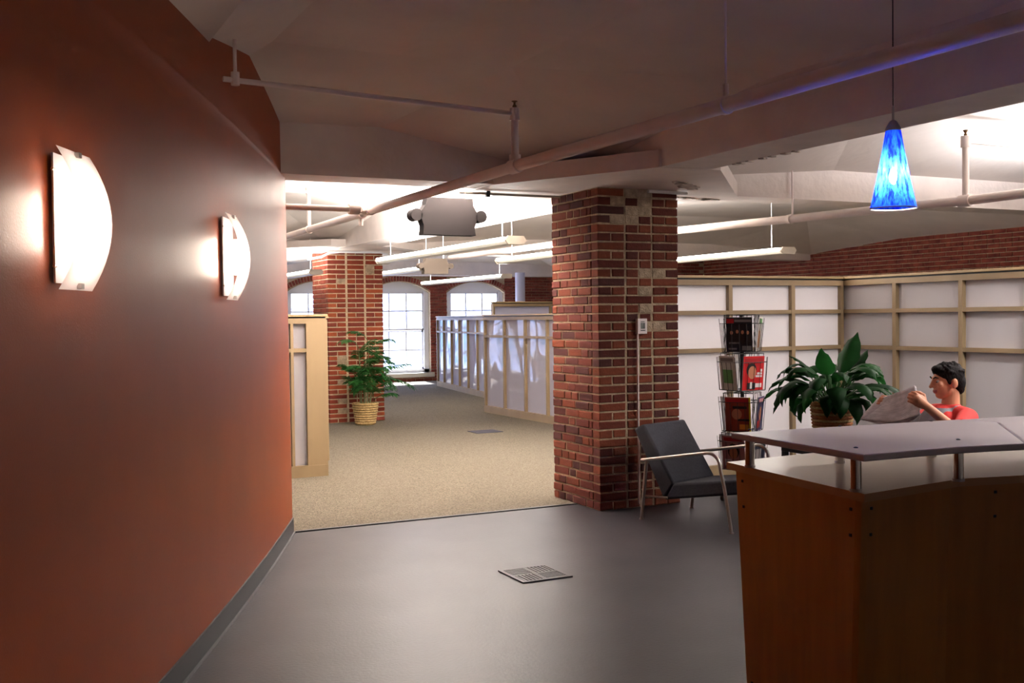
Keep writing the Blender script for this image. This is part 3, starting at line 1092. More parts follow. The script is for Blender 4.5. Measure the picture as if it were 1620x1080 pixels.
# ------------------------------------------------------------------ armchair
def make_armchair(label, group):
    rt = thing('armchair', label, 'chair', (0, 0, 0), 0, group)
    def P(x, s, z):      # x: across (0 = near arm frame .. 0.6), s: forward
        return Vector((x - 0.3, 0.38 - s, z))
    def slab(nm, prof, x0, x1, bev):
        n = len(prof)
        vs = [P(x0, s, z) for s, z in prof] + [P(x1, s, z) for s, z in prof]
        fs = [tuple(range(n)), tuple(range(2 * n - 1, n - 1, -1))] + [(i, n + i, n + (i + 1) % n, (i + 1) % n) for i in range(n)]
        me = MB().add(vs, fs)
        o = me.build(nm, 'fabric', rt, smooth=True)
        bm = bmesh.new()
        bm.from_mesh(o.data)
        bmesh.ops.recalc_face_normals(bm, faces=bm.faces)
        bm.to_mesh(o.data)
        bm.free()
        b = o.modifiers.new('bevel', 'BEVEL')
        b.width = bev
        b.segments = 3
        b.limit_method = 'ANGLE'
        return o
    slab('backrest', [(-0.114, 0.637), (-0.025, 0.678), (0.245, 0.272), (0.150, 0.155)], 0.05, 0.55, 0.018)
    slab('seat', [(0.236, 0.276), (0.778, 0.352), (0.785, 0.255), (0.155, 0.150)], 0.051, 0.549, 0.018)
    for x in (0.0, 0.6):
        pts = [P(x, 0.0, 0.425)]
        pts += [P(x, 0.2, 0.459), P(x, 0.45, 0.503), P(x, 0.56, 0.521)]
        for k in range(1, 7):
            a = PI / 2 * k / 6
            pts.append(P(x, 0.56 + 0.105 * math.sin(a) + 0.0 , 0.521 - 0.095 * (1 - math.cos(a)) + 0.012 * math.sin(a)))
        pts += [P(x, 0.70, 0.30), P(x, 0.73, 0.14), P(x, 0.755, 0.004)]
        MB().tube(pts, 0.0125, 10).build('arm_frame', 'satin', rt, True)
        MB().tube([P(x, 0.045, 0.43), P(x, 0.02, 0.22), P(x, -0.005, 0.004)], 0.0125, 10).build('rear_leg', 'satin', rt, True)
        MB().lathe([(0.017, 0), (0.017, 0.008)], P(x, -0.005, 0.0), 10).build('foot_glide', 'satin', rt)
        MB().lathe([(0.017, 0), (0.017, 0.008)], P(x, 0.755, 0.0), 10).build('foot_glide', 'satin', rt)
        MB().tube([P(x, 0.012, 0.17), P(0.05 if x < 0.3 else 0.55, 0.19, 0.17)], 0.008, 8).build('stretcher', 'satin', rt, True)
        MB().tube([P(x, 0.712, 0.265), P(0.06 if x < 0.3 else 0.54, 0.66, 0.285)], 0.008, 8).build('stretcher', 'satin', rt, True)
    return rt
ac = make_armchair('charcoal armchair with steel tube arms in front of the large brick pillar', 'charcoal armchairs of the waiting area')
th = math.atan2(0.312, 0.95)
A0 = Vector((4.184, 6.425, 0))
Fv = Vector((0.312, -0.95, 0))
Nv = Vector((0.95, 0.312, 0))
ac.location = A0 + Fv * 0.38 + Nv * 0.3
ac.rotation_euler = (0, 0, th)
dup(ac, (5.50, 5.08, 0), math.atan2(-0.92, -0.39), 'charcoal armchair under the reading person behind the counter')

# ------------------------------------------------------------------ ceiling services: sprinkler pipes
def pipe_clamp(mb, x, y, z, r, d=(0, 1, 0)):
    mb.tube([Vector((x, y, z)) - Vector(d) * 0.012, Vector((x, y, z)) + Vector(d) * 0.012], r, 14)
sp = thing('sprinkler_pipe', 'long white sprinkler main crossing below the reception ceiling', 'pipe', (2.53, 5, 2.25))
PX = lambda y: 2.52 + (y - 5.0) * 0.012 if y > 5 else 2.56 - (y - 2.0) * 0.0133
PZ = 2.25
MB().tube([(PX(y), y, PZ) for y in (-2.4, 0, 2.0, 3.3, 5.0, 6.5, 8.0)], 0.03, 16).build('main_pipe', 'pipe', sp, True)
MB().tube([(PX(y), y, PZ) for y in (8.0, 9.5, 11, 13, 16)], 0.03, 16).build('main_pipe', 'pipe', sp, True)
for y in (3.30, 8.05 - 0.55, 9.25):
    m = MB()
    pipe_clamp(m, PX(y), y, PZ, 0.036)
    m.tube([(PX(y), y, PZ + 0.03), (PX(y), y, PZ + 0.08)], 0.012, 8)
    h = m.build('hanger_ring', 'pipe', sp, True)
    MB().tube([(PX(y), y, PZ + 0.08), (PX(y), y, 2.95 if y < 7 else 2.9)], 0.005, 8).build('hanger_rod', 'pipe', h)
yr = 5.06
rs = MB()
rs.tube([(PX(yr), yr, PZ), (PX(yr), yr, 2.53)], 0.02, 12).tube([(PX(yr), yr - 0.045, PZ), (PX(yr), yr + 0.045, PZ)], 0.038, 14).tube([(PX(yr), yr, PZ + 0.03), (PX(yr), yr, PZ + 0.06)], 0.03, 12)
rs.build('riser', 'pipe', sp, True)
MB().tube([(PX(yr), yr, 2.49), (PX(yr), yr, 2.555)], 0.027, 12).build('tee_fitting', 'pipe', sp, True)
MB().lathe([(0.010, 0), (0.012, 0.012), (0.006, 0.02), (0.006, 0.03), (0.016, 0.034), (0.016, 0.037)], (PX(yr), yr, 2.555), 10).build('sprinkler_head', 'brass', sp)
MB().tube([(PX(yr), yr, 2.525), (1.0, yr - 0.05, 2.565)], 0.013, 10).build('branch_pipe', 'pipe', sp, True)
eb = MB().tube([(1.055, yr - 0.05, 2.54), (1.055, yr - 0.05, 2.60)], 0.02, 10)
eb.tube([(1.055, yr - 0.05, 2.60), (1.055, yr - 0.05, 2.75)], 0.009, 8).build('drop_nipple', 'pipe', sp, True)
# office side: cross pipe, coupling, second riser
MB().tube([(-0.9, 7.46, PZ), (2.40, 7.44, PZ)], 0.022, 12).build('cross_pipe', 'pipe', sp, True)
cpm = MB().tube([(2.36, 7.44, PZ), (2.44, 7.44, PZ)], 0.04, 14).tube([(2.44, 7.44, PZ), (PX(7.5), 7.60, PZ)], 0.025, 12)
cpm.build('elbow', 'pipe', sp, True)
vm = MB().tube([(PX(7.75), 7.7, PZ), (PX(7.8), 7.8, PZ)], 0.04, 14).tube([(PX(7.75), 7.75, PZ), (PX(7.75) + 0.0, 7.75, PZ + 0.10)], 0.014, 8).tube([(PX(7.75), 7.75, PZ - 0.09), (PX(7.75), 7.75, PZ)], 0.018, 8)
vm.box((PX(7.75) - 0.045, 7.735, PZ + 0.085), (PX(7.75) + 0.03, 7.765, PZ + 0.10)).build('valve', 'pipe', sp, True)
r2 = MB().tube([(PX(9.25), 9.25, PZ), (PX(9.25), 9.25, 2.60)], 0.017, 10).build('riser', 'pipe', sp, True)
MB().tube([(PX(9.25), 9.25, 2.56), (PX(9.25), 9.25, 2.62)], 0.026, 10).build('tee_fitting', 'pipe', sp, True)
MB().tube([(PX(9.25), 9.25, 2.58), (0.3, 9.25, 2.60)], 0.012, 8).build('branch_pipe', 'pipe', sp, True)

rp = thing('sprinkler_pipe', 'white sprinkler pipe over the lounge, beyond the blue pendant', 'pipe', (6.2, 6, 2.25))
RX = lambda y: 6.27
MB().tube([(6.33, -2.4, 2.25), (6.30, 5.4, 2.25), (6.05, 7.0, 2.25), (5.6, 9.5, 2.25), (5.5, 13, 2.25)], 0.034, 14).build('main_pipe', 'pipe', rp, True)
q = Vector((6.30, 5.43, 2.25))
MB().tube([q, q + Vector((0, 0, 0.42))], 0.024, 12).tube([q + Vector((0, -.05, 0)), q + Vector((0, .05, 0))], 0.045, 12).build('riser', 'pipe', rp, True)
MB().tube([q + Vector((0, 0, 0.38)), q + Vector((0, 0, 0.46))], 0.034, 12).build('tee_fitting', 'pipe', rp, True)
MB().lathe([(0.010, 0), (0.012, 0.015), (0.006, 0.02), (0.018, 0.04), (0.018, 0.043)], q + Vector((0, 0, 0.46)), 10).build('sprinkler_head', 'brass', rp)
MB().tube([q + Vector((0, 0, 0.42)), (12.6, 5.43, 2.66)], 0.014, 8).build('branch_pipe', 'pipe', rp, True)
h = MB().tube([(6.05, 6.98, 2.25), (6.05, 7.02, 2.25)], 0.04, 12).build('hanger_ring', 'pipe', rp, True)
MB().tube([(6.05, 6.97, 2.28), (6.05, 6.97, 2.72)], 0.007, 8).build('hanger_rod', 'pipe', h)

# conduits on the capital of the large pillar and round the head of the palm pillar
cd = thing('conduit', 'thin conduit along the beam between orange wall and large pillar', 'conduit', (3.6, 7.37, 2.40))
MB().tube([(3.2, 7.37, 2.395), (4.06, 7.37, 2.395)], 0.010, 8).build('tube', 'fix_end', cd, True)
MB().box((3.42, 7.355, 2.37), (3.45, 7.385, 2.42)).build('clip', 'black', cd)
cc = thing('conduit', 'white conduit stub on top of the large pillar at its right edge', 'conduit', (4.66, 6.80, 2.39))
MB().tube([(4.50, 6.79, 2.395), (4.86, 6.80, 2.392)], 0.013, 8).build('tube', 'white', cc, True)
cc2 = thing('conduit', 'white conduit bent round the head of the palm pillar', 'conduit', (4.6, 14.4, 2.40))
MB().tube([(4.12, 14.9, 2.32), (4.20, 14.5, 2.33), (4.30, 14.47, 2.385), (4.45, 14.46, 2.40), (5.05, 14.46, 2.40), (5.14, 14.46, 2.38), (5.15, 14.46, 2.28)], 0.016, 8).build('tube', 'white', cc2, True)

# ------------------------------------------------------------------ fluorescent pendants
def fixture(label, x, y0, y1, z, dx=0.0, down=0.0, power=None):
    """tube fitting hung along y; y0 is the end nearer the reception"""
    rt = thing('fluorescent_light', label, 'light', (x, (y0 + y1) / 2, z), 0, 'hanging fluorescent lights')
    hexa = [(-0.10, 0.0), (-0.075, 0.036), (0.075, 0.036), (0.10, 0.0), (0.075, -0.036), (-0.075, -0.036)]
    ym = (y0 + y1) / 2
    L = y1 - y0
    body = [(-0.085, 0.0), (-0.06, 0.03), (-0.045, 0.03), (-0.03, 0.005), (0.03, 0.005), (0.045, 0.03), (0.06, 0.03), (0.085, 0.0), (0.06, -0.030), (-0.06, -0.030)]
    MB().vprism(body, (x, ym, z), (1, 0, 0), (0, 0, 1), (0, 1, 0), L).build('housing', 'fix', rt)
    for yy in (y0 - 0.01, y1 + 0.01):
        MB().vprism(hexa, (x, yy, z), (1, 0, 0), (0, 0, 1), (0, 1, 0), 0.02).build('end_cap', 'fix_end', rt)
    for sx in (-1, 1):
        MB().tube([(x + sx * 0.088, y0 + 0.04, z + 0.012), (x + sx * 0.088, y1 - 0.04, z + 0.012)], 0.018, 8).build('lamp_tube', 'tube', rt, True)
    for yy in (y0 + 0.25, y1 - 0.25):
        MB().tube([(x, yy, z + 0.005), (x, yy, 2.93)], 0.003, 6).build('hanger_wire', 'white', rt)
    area('tube_light', (x, ym, z + 0.06), L, 0.12, power or LK['tube'], (1.0, 0.965, 0.935), (0, 0.0001, 1), rt).rotation_euler = (PI, 0, PI / 2)
    if down:
        area('tube_light', (x, ym, z - 0.035), L, 0.11, down, (1.0, 0.965, 0.93), (0, 0.0001, -1), rt).rotation_euler = (0, 0, PI / 2)
    return rt
fixture('hanging fluorescent light just left of the large pillar', 4.10, 8.25, 11.65, 2.12)
fixture('hanging fluorescent light over the low partition run', 7.25, 14.9, 18.3, 2.10, power=40)
fixture('hanging fluorescent light left of the palm pillar, by the orange wall', 4.00, 14.1, 17.2, 2.10, power=40)
fixture('hanging fluorescent light above the tall partition, right of the large pillar', 7.40, 8.60, 12.0, 2.11, power=90, down=22)
fixture('short visible tip of a fluorescent light right of the large pillar, under the pipe', 5.45, 7.95, 11.3, 2.12, power=150, down=45)
fixture('thin far fluorescent light behind the small grey uplight', 5.9, 14.9, 17.6, 2.2, power=40)

fixture('out-of-view fluorescent light added to brighten the counter and reading corner, to the right of the blue pendant', 6.75, 2.2, 4.8, 2.35, power=40, down=LK['desk_fill'])  # unseen fitting, added to throw light on the counter top and reader

def uplight(label, x, y, z, w, h, power, tint=(1.0, 0.955, 0.93), m='boxgrey'):
    """grey uplight box with round lamp ends, lamp trough open on top"""
    rt = thing('uplight_box', label, 'light', (x, y, z), 0, 'grey uplight boxes with round ends')
    hw, hh = w / 2, h / 2
    prof = [(-hw * 0.70, -hh), (hw * 0.70, -hh), (hw * 0.67, -hh * 0.55), (hw * 0.75, -hh * 0.1), (hw * 0.75, hh * 0.2), (hw * 0.64, hh * 0.62), (hw * 0.63, hh), (-hw * 0.58, hh), (-hw * 0.62, hh * 0.6), (-hw * 0.74, hh * 0.25), (-hw * 0.75, -hh * 0.1), (-hw * 0.68, -hh * 0.5)]
    MB().vprism(prof, (x, y, z), (1, 0, 0), (0, 0, 1), (0, 1, 0), 0.10).build('housing', m, rt)
    for sx in (-1, 1):
        MB().tube([(x + sx * hw * 0.86, y - 0.05, z + hh * 0.05), (x + sx * hw * 0.86, y + 0.05, z + hh * 0.05)], hw * 0.15, 20).build('lamp_end', m, rt, True)
        MB().tube([(x + sx * hw * 0.5, y, z + hh), (x + sx * hw * 0.5, y, 2.93)], 0.004, 6).build('hanger_rod', 'pipe', rt)
    area('uplight_lamp', (x, y, z + hh + 0.012), w * 0.6, 0.09, power, tint, (0, 0.0001, 1), rt)
    return rt
uplight('large grey uplight box with round ends, nearer the reception', 3.26, 7.75, 2.247, 0.635, 0.29, LK['box'])
uplight('small grey uplight box with round ends, deeper in the office', 5.0, 12.3, 2.10, 0.46, 0.19, 30, m='box_beige')
uplight('unseen grey uplight box added over the lounge, right of the blue pendant', 7.9, 5.2, 2.32, 0.72, 0.30, LK['lounge'], (0.97, 0.955, 1.0))  # added out of view for the bright ceiling spot and lounge brightness

# ------------------------------------------------------------------ sconces on the orange wall
def sconce(label, y, zc):
    t = wtan(y)
    nn = Vector((t.y, -t.x, 0))
    b = Vector((wx(y), y, 0))
    rt = thing('wall_sconce', label, 'wall lamp', (b.x, b.y, zc), 0, None)
    Z = Vector((0, 0, 1))
    at = lambda a, o, z: b + t * a + nn * o + Z * (zc + z)
    MB().obox(at(0.117, 0.004, 0), t, nn, Z, 0.108, 0.003, 0.188).build('back_plate', 'white', rt)
    # curved opal glass
    P = []
    hh = 0.207
    for i in range(15):
        z = -hh + 2 * hh * i / 14
        o = 0.022 + 0.066 * (1 - (z / hh) ** 2)
        P.append((o, z))
    g = MB().grid([[at(-0.008 + 0.25 * k / 4, o, z) for k in range(5)] for o, z in P])
    g.build('glass_shade', 'sconce_glass', rt, True)
    for sz in (-1, 1):
        MB().obox(at(0.117, 0.036, sz * (hh - 0.012)), t, nn, Z, 0.011, 0.007, 0.008).build('glass_clip', 'satin', rt)
        MB().tube([at(0.012, 0.008, sz * 0.14), at(-0.004, 0.008, sz * 0.14)], 0.004, 8).build('side_screw', 'satin', rt)
        MB().tube([at(0.117, 0.016, sz * (hh - 0.012)), at(0.117, 0.034, sz * (hh - 0.012))], 0.004, 6).build('clip_arm', 'satin', rt)
    MB().tube([at(0.117, 0.046, -0.085), at(0.117, 0.046, 0.085)], 0.013, 12).build('lamp', 'bulb', rt, True)
    return rt
sconce('larger-looking curved opal glass sconce, nearer on the orange wall', 3.35, 1.755)
sconce('farther curved opal glass sconce, nearer the end of the orange wall', 5.155, 1.76)


# ------------------------------------------------------------------ blue glass pendant
px, py = 2.678, 2.596
pd = thing('pendant_lamp', 'blue marbled glass cone pendant lamp hanging over the counter', 'lamp', (px, py, 1.79))
zb, zt2 = 1.795, 2.050
ro, ri = 0.0735, 0.024
sh = MB()
N_ = 12
prof = []
for i in range(N_ + 1):
    u = i / N_
    prof.append((ro + (ri - ro) * u - 0.002 * math.sin(PI * u), zb + (zt2 - zb) * u))
sh.lathe(prof, (px, py, 0), 36)
sh.f = [f for f in sh.f if len(f) == 4]
sh.mi = [0] * len(sh.f)
sho = sh.build('glass_shade', 'pendant_glass', pd, 'all')
rg = MB()
rg.tube([(px + ro * math.cos(2 * PI * k / 36), py + ro * math.sin(2 * PI * k / 36), zb) for k in range(36)], 0.0022, 6, closed=True)
rg.build('rim', 'pendant_in', pd, True)
MB().lathe([(0.026, zt2 - 0.002), (0.026, zt2 + 0.004), (0.012, zt2 + 0.028), (0.004, zt2 + 0.034), (0.004, zt2 + 0.075), (0.002, zt2 + 0.08)], (px, py, 0), 18).build('cap', 'satin', pd, True)
MB().tube([(px, py, zt2 + 0.07), (px, py, 2.935)], 0.002, 6).build('cord', 'black', pd)
MB().lathe([(0.05, 2.925), (0.05, 2.949)], (px, py, 0), 18).build('ceiling_canopy', 'satin', pd, True)
MB().tube([(px, py, zt2 - 0.03), (px, py, zt2)], 0.014, 10).build('socket', 'white', pd, True)
MB().ell((px, py, 1.90), (0.013, 0.013, 0.028)).build('bulb', 'bulb_blue', pd, True)

# ------------------------------------------------------------------ thermostat, conduit, grilles
tm = thing('thermostat', 'small white thermostat on the face of the large brick pillar', 'thermostat', (4.446, 6.82, 1.376))
MB().box((4.403, 6.800, 1.318), (4.489, 6.832, 1.434)).build('case', 'thermo', tm, bevel=0.004)
MB().box((4.431, 6.7985, 1.357), (4.468, 6.8005, 1.402)).build('screen', 'lcd', tm)
MB().box((4.429, 6.7985, 1.341), (4.470, 6.8005, 1.349)).build('button_row', 'lcd_dark', tm)
MB().box((4.431, 6.7985, 1.407), (4.466, 6.8005, 1.413)).build('button_row', 'lcd_dark', tm)
MB().box((4.455, 6.7975, 1.358), (4.467, 6.7990, 1.400)).build('dark_segment', 'lcd_dark', tm)
cdt = MB().tube([(4.413, 6.818, 1.318), (4.413, 6.818, 0.03)], 0.008, 8).build('conduit', 'pipe', None, True)
tag(cdt, 'thin vertical conduit below the thermostat on the large pillar', 'conduit')

def floor_grille(label, x0, x1, y0, y1, m, bars, name='floor_grille', z=0.0):
    rt = thing(name, label, 'vent', ((x0 + x1) / 2, (y0 + y1) / 2, z))
    w = 0.022
    MB().box((x0 + 0.004, y0 + 0.004, z), (x1 - 0.004, y1 - 0.004, z + 0.003)).build('pit', 'pit', rt)
    f = MB().box((x0, y0, z), (x1, y0 + w, z + 0.008)).box((x0, y1 - w, z), (x1, y1, z + 0.008)).box((x0, y0 + w, z), (x0 + w, y1 - w, z + 0.008)).box((x1 - w, y0 + w, z), (x1, y1 - w, z + 0.008))
    f.build('frame', m, rt)
    if bars:
        xm, ym = (x0 + x1) / 2, (y0 + y1) / 2
        for qi, (a, b, c, d) in enumerate(((x0 + w, xm, y0 + w, ym), (xm, x1 - w, y0 + w, ym), (x0 + w, xm, ym, y1 - w), (xm, x1 - w, ym, y1 - w))):
            k = 6
            for i in range(k):
                if qi in (0, 3):
                    s = a + (b - a) * (i + 0.5) / k
                    MB().box((s - 0.006, c, z + 0.003), (s + 0.006, d, z + 0.007)).build('slat', m, rt)
                else:
                    s = c + (d - c) * (i + 0.5) / k
                    MB().box((a, s - 0.006, z + 0.003), (b, s + 0.006, z + 0.007)).build('slat', m, rt)
        MB().box((xm - 0.007, y0 + w, z + 0.0032), (xm + 0.007, y1 - w, z + 0.0075)).box((x0 + w, ym - 0.007, z + 0.0032), (x1 - w, ym + 0.007, z + 0.0075)).build('cross_bar', m, rt)
    else:
        for i in range(7):
            s = y0 + w + (y1 - y0 - 2 * w) * (i + 0.5) / 7
            MB().box((x0 + w, s - 0.012, z + 0.003), (x1 - w, s + 0.012, z + 0.007)).build('slat', m, rt)
    return rt
floor_grille('square metal grille set in the dark reception floor', 2.60, 2.91, 5.18, 5.50, 'grille', True)
floor_grille('small grey grille set in the office carpet', 5.50, 5.86, 12.2, 12.5, 'greygrille', False, z=0.004)

# ------------------------------------------------------------------ plants
def leaf_mesh(mb, base, az, L, w, rise, droop, stalk):
    """lance leaf on an arching stalk"""
    d = Vector((math.cos(az), math.sin(az), 0))
    sd = Vector((-d.y, d.x, 0))
    n = 9
    pts = []
    p = Vector(base)
    ang = rise
    step = L / n
    mid = []
    for i in range(n + 1):
        mid.append(p.copy())
        p = p + (d * math.cos(ang) + Vector((0, 0, 1)) * math.sin(ang)) * step
        ang -= droop / n * (0.5 + i / n)
    rows = []
    tw = random.uniform(-0.5, 0.5)
    for i, q in enumerate(mid):
        u = i / n
        ww = w * (math.sin(PI * min(1, u ** 0.75)) ** 0.9) if 0 < u < 1 else 0.001
        t = mid[min(i + 1, n)] - mid[max(i - 1, 0)]
        t.normalize()
        nn = sd.cross(t).normalized()
        s2 = (sd * math.cos(tw * u) + nn * math.sin(tw * u))
        wav = 0.008 * math.sin(i * 2.1)
        rows.append([q - s2 * ww / 2 + nn * (ww * 0.18 + wav), q - s2 * ww / 4 + nn * ww * 0.06, q, q + s2 * ww / 4 + nn * ww * 0.06, q + s2 * ww / 2 + nn * (ww * 0.18 - wav)])
    mb.grid(rows)
random.seed(21)
PC = Vector((5.385, 5.80, 0))
st = thing('side_table', 'low black side table under the leafy plant', 'table', (PC.x, PC.y, 0))
MB().box((PC.x - 0.26, PC.y - 0.24, 0.47), (PC.x + 0.26, PC.y + 0.24, 0.50)).build('tabletop', 'blackplastic', st, bevel=0.004)
for sx in (-1, 1):
    for sy in (-1, 1):
        MB().box((PC.x + sx * 0.24 - 0.018, PC.y + sy * 0.22 - 0.018, 0), (PC.x + sx * 0.24 + 0.018, PC.y + sy * 0.22 + 0.018, 0.47)).build('leg', 'blackplastic', st)
pl = thing('potted_plant', 'broad-leaved green plant in a striped basket, behind the counter', 'plant', (PC.x, PC.y, 0.50))
bk = MB()
prof = []
for i in range(17):
    u = i / 16
    prof.append((0.115 + 0.035 * u + 0.004 * math.sin(i * PI), 0.50 + 0.33 * u))
bk.lathe([(0.0, 0.501)] + prof + [(0.138, 0.83), (0.135, 0.79), (0.0, 0.79)], (PC.x, PC.y, 0), 26)
pot = bk.build('basket_pot', 'basket2', pl, True)
for i in range(14):
    u = (i + 0.5) / 14
    r_ = 0.115 + 0.035 * u + 0.001
    MB().tube([(PC.x + r_ * math.cos(2 * PI * k / 26), PC.y + r_ * math.sin(2 * PI * k / 26), 0.505 + 0.32 * u) for k in range(26)], 0.009, 6, closed=True).build('weave_ring', 'basket2' if i % 2 else 'basket', pot, True)
MB().lathe([(0.0, 0.795), (0.135, 0.792)], (PC.x, PC.y, 0), 20).build('soil', 'soil', pl)
def plant_leaf(az, L, w, rise, droop, stalkL):
    d = Vector((math.cos(az), math.sin(az), 0))
    b0 = Vector((PC.x, PC.y, 0.79)) + d * random.uniform(0.01, 0.06)
    b1 = b0 + d * stalkL * math.cos(rise) * 0.7 + Vector((0, 0, stalkL * max(0.3, math.sin(rise))))
    mb = MB()
    leaf_mesh(mb, b1, az, L, w, rise * 0.8, droop, 0)
    lf = mb.build('leaf', 'leaf', pl, 'all')
    MB().tube([b0, (b0 + b1) / 2 + Vector((0, 0, 0.02)), b1], [0.006, 0.005, 0.004], 6).build('leaf_stalk', 'stalk', lf, True)
for i in range(48):
    az = 2 * PI * i * 0.381966 + random.uniform(-0.25, 0.25)
    tier = i % 4
    if tier == 0:      # outer skirt hanging over the pot
        plant_leaf(az, random.uniform(0.30, 0.38), random.uniform(0.11, 0.14), random.uniform(0.30, 0.55), random.uniform(3.0, 3.9), random.uniform(0.14, 0.20))
    elif tier == 1:
        plant_leaf(az, random.uniform(0.32, 0.42), random.uniform(0.11, 0.14), random.uniform(0.55, 0.85), random.uniform(2.8, 3.6), random.uniform(0.20, 0.28))
    elif tier == 2:
        plant_leaf(az, random.uniform(0.34, 0.42), random.uniform(0.10, 0.13), random.uniform(0.45, 0.7), random.uniform(1.9, 2.6), random.uniform(0.18, 0.26))
    else:
        plant_leaf(az, random.uniform(0.28, 0.34), random.uniform(0.10, 0.13), random.uniform(0.9, 1.1), random.uniform(2.2, 3.0), random.uniform(0.22, 0.28))
# upright leaves at the crown, leaning to the right of the pot
plant_leaf(0.15, 0.36, 0.17, 1.36, 0.35, 0.24)
plant_leaf(-0.1, 0.27, 0.15, 1.15, 0.4, 0.24)
plant_leaf(3.7, 0.26, 0.14, 1.3, 0.5, 0.24)
plant_leaf(2.4, 0.24, 0.11, 1.2, 0.9, 0.24)

random.seed(5)
QC = Vector((4.67, 14.10, 0))
pp = thing('potted_palm', 'slender feathery palm in a woven straw basket by the far pillar', 'plant', (QC.x, QC.y, 0.004))
bk = MB()
prof = [(0.0, 0.006)] + [(0.13 + 0.045 * (i / 10) + 0.004 * (i % 2), 0.006 + 0.30 * i / 10) for i in range(11)] + [(0.165, 0.31), (0.16, 0.26), (0.0, 0.26)]
bk.lathe(prof, (QC.x, QC.y, 0), 24)
pot = bk.build('basket_pot', 'basket', pp, True)
for i in range(9):
    u = (i + 0.5) / 9
    r_ = 0.131 + 0.045 * u
    MB().tube([(QC.x + r_ * math.cos(2 * PI * k / 24), QC.y + r_ * math.sin(2 * PI * k / 24), 0.012 + 0.29 * u + 0.004 * (k % 2)) for k in range(24)], 0.014, 6, closed=True).build('weave_ring', 'basket', pot, True)
MB().lathe([(0.0, 0.268), (0.16, 0.265)], (QC.x, QC.y, 0), 18).build('soil', 'soil', pp)
def frond(az, base, L, rise, droop, nl, ll):
    d = Vector((math.cos(az), math.sin(az), 0))
    sd = Vector((-d.y, d.x, 0))
    pts = []
    p = Vector(base)
    a = rise
    n = 12
    for i in range(n + 1):
        pts.append(p.copy())
        p = p + (d * math.cos(a) + Vector((0, 0, 1)) * math.sin(a)) * (L / n)
        a -= droop / n
    mb = MB().tube(pts, 0.004, 5)
    for i in range(2, nl):
        u = 0.25 + 0.75 * i / nl
        k = min(n - 1, int(u * n))
        q = pts[k].lerp(pts[k + 1], u * n - k)
        t = (pts[k + 1] - pts[k]).normalized()
        for s in (-1, 1):
            le = ll * (1 - 0.5 * abs(u - 0.55)) * random.uniform(0.8, 1.1)
            dr = (sd * s * 0.8 + t * 0.6 + Vector((0, 0, -0.25 + random.uniform(-0.15, 0.15)))).normalized()
            w = t * 0.010
            m1 = q + dr * le * 0.5 + Vector((0, 0, 0.006))
            tip = q + dr * le + Vector((0, 0, -le * 0.18))
            mb.add([q - w * 0.4, q + w * 0.4, m1 + w, m1 - w, tip], [(0, 1, 2, 3), (3, 2, 4)])
    return mb
for i in range(9):
    a = 2 * PI * i / 9
    b0 = QC + Vector((0.06 * math.cos(a), 0.06 * math.sin(a), 0.26))
    hgt = 0.25 + 0.62 * ((i * 5) % 9) / 8
    b1 = b0 + Vector((0.05 * math.cos(a), 0.04 * math.sin(a) - 0.03, hgt))
    MB().tube([b0, b1], [0.009, 0.006], 6).build('cane', 'cane', pp, True)
    for j in range(6):
        az = random.uniform(-PI - 0.25, 0.25)
        frond(az, b1 - Vector((0, 0, hgt * 0.14 * j)), random.uniform(0.30, 0.46), random.uniform(0.5, 1.35), random.uniform(0.8, 1.8), 15, 0.15).build('frond', 'palm', pp)
for az, rise in ((0.0, 0.75), (-0.1, 0.2)):      # long fronds reaching right, past the pillar
    frond(az, QC + Vector((0.1, -0.05, 0.62)), 0.62, rise, 0.9, 16, 0.15).build('frond', 'palm', pp)

# ------------------------------------------------------------------ magazine rack
RC = Vector((5.46, 6.90, 0))
rk = thing('magazine_rack', 'black wire spinner rack of magazines by the tall milky partition', 'rack', tuple(RC))
MB().tube([RC + Vector((0, 0, 0.05)), RC + Vector((0, 0, 1.45))], 0.016, 12).build('pole', 'black', rk, True)
for k in range(5):
    a = 2 * PI * k / 5 + math.radians(206)
    d = Vector((math.cos(a), math.sin(a), 0))
    ft = MB().bar(RC + Vector((0, 0, 0.085)), RC + d * 0.36 + Vector((0, 0, 0.07)), 0.035, 0.025).build('base_arm', 'black', rk)
    MB().tube([RC + d * 0.35 + Vector((-d.y * 0.012, d.x * 0.012, 0.028)), RC + d * 0.35 + Vector((d.y * 0.012, -d.x * 0.012, 0.028))], 0.028, 14).tube([RC + d * 0.35 + Vector((0, 0, 0.03)), RC + d * 0.35 + Vector((0, 0, 0.075))], 0.008, 8).build('caster', 'blackplastic', ft, True)
CD = math.atan2(-RC.y, -RC.x)
tiers = [(1.16, 0.29, -8), (0.85, 0.29, 38), (0.525, 0.30, -14), (0.215, 0.29, -30)]
covers = {
    0: [('dark', 0), ('edge', 1), None, None],
    1: [('red', 0), None, ('pale', 2), ('pale', 3)],
    2: [('rust', 0), ('blue', 1), None, ('pale', 3)],
    3: [('pink', 0), ('navy', 1), None, ('navy', 3)],
}
MC = {}
for nm, c in dict(dark=(34, 30, 34), red=(196, 22, 26), rust=(150, 56, 36), blue=(36, 40, 84), pink=(176, 120, 120), navy=(30, 32, 48), pale=(196, 196, 190), edge=(220, 214, 204), skin=(190, 124, 92), hairp=(36, 26, 24), w=(226, 222, 220), black=(20, 20, 22), yellow=(222, 196, 40), orange=(214, 130, 40), green=(90, 150, 80), crim=(160, 24, 30), grey=(120, 112, 110)).items():
    MC[nm] = mat('print_' + nm, c, 0.35)
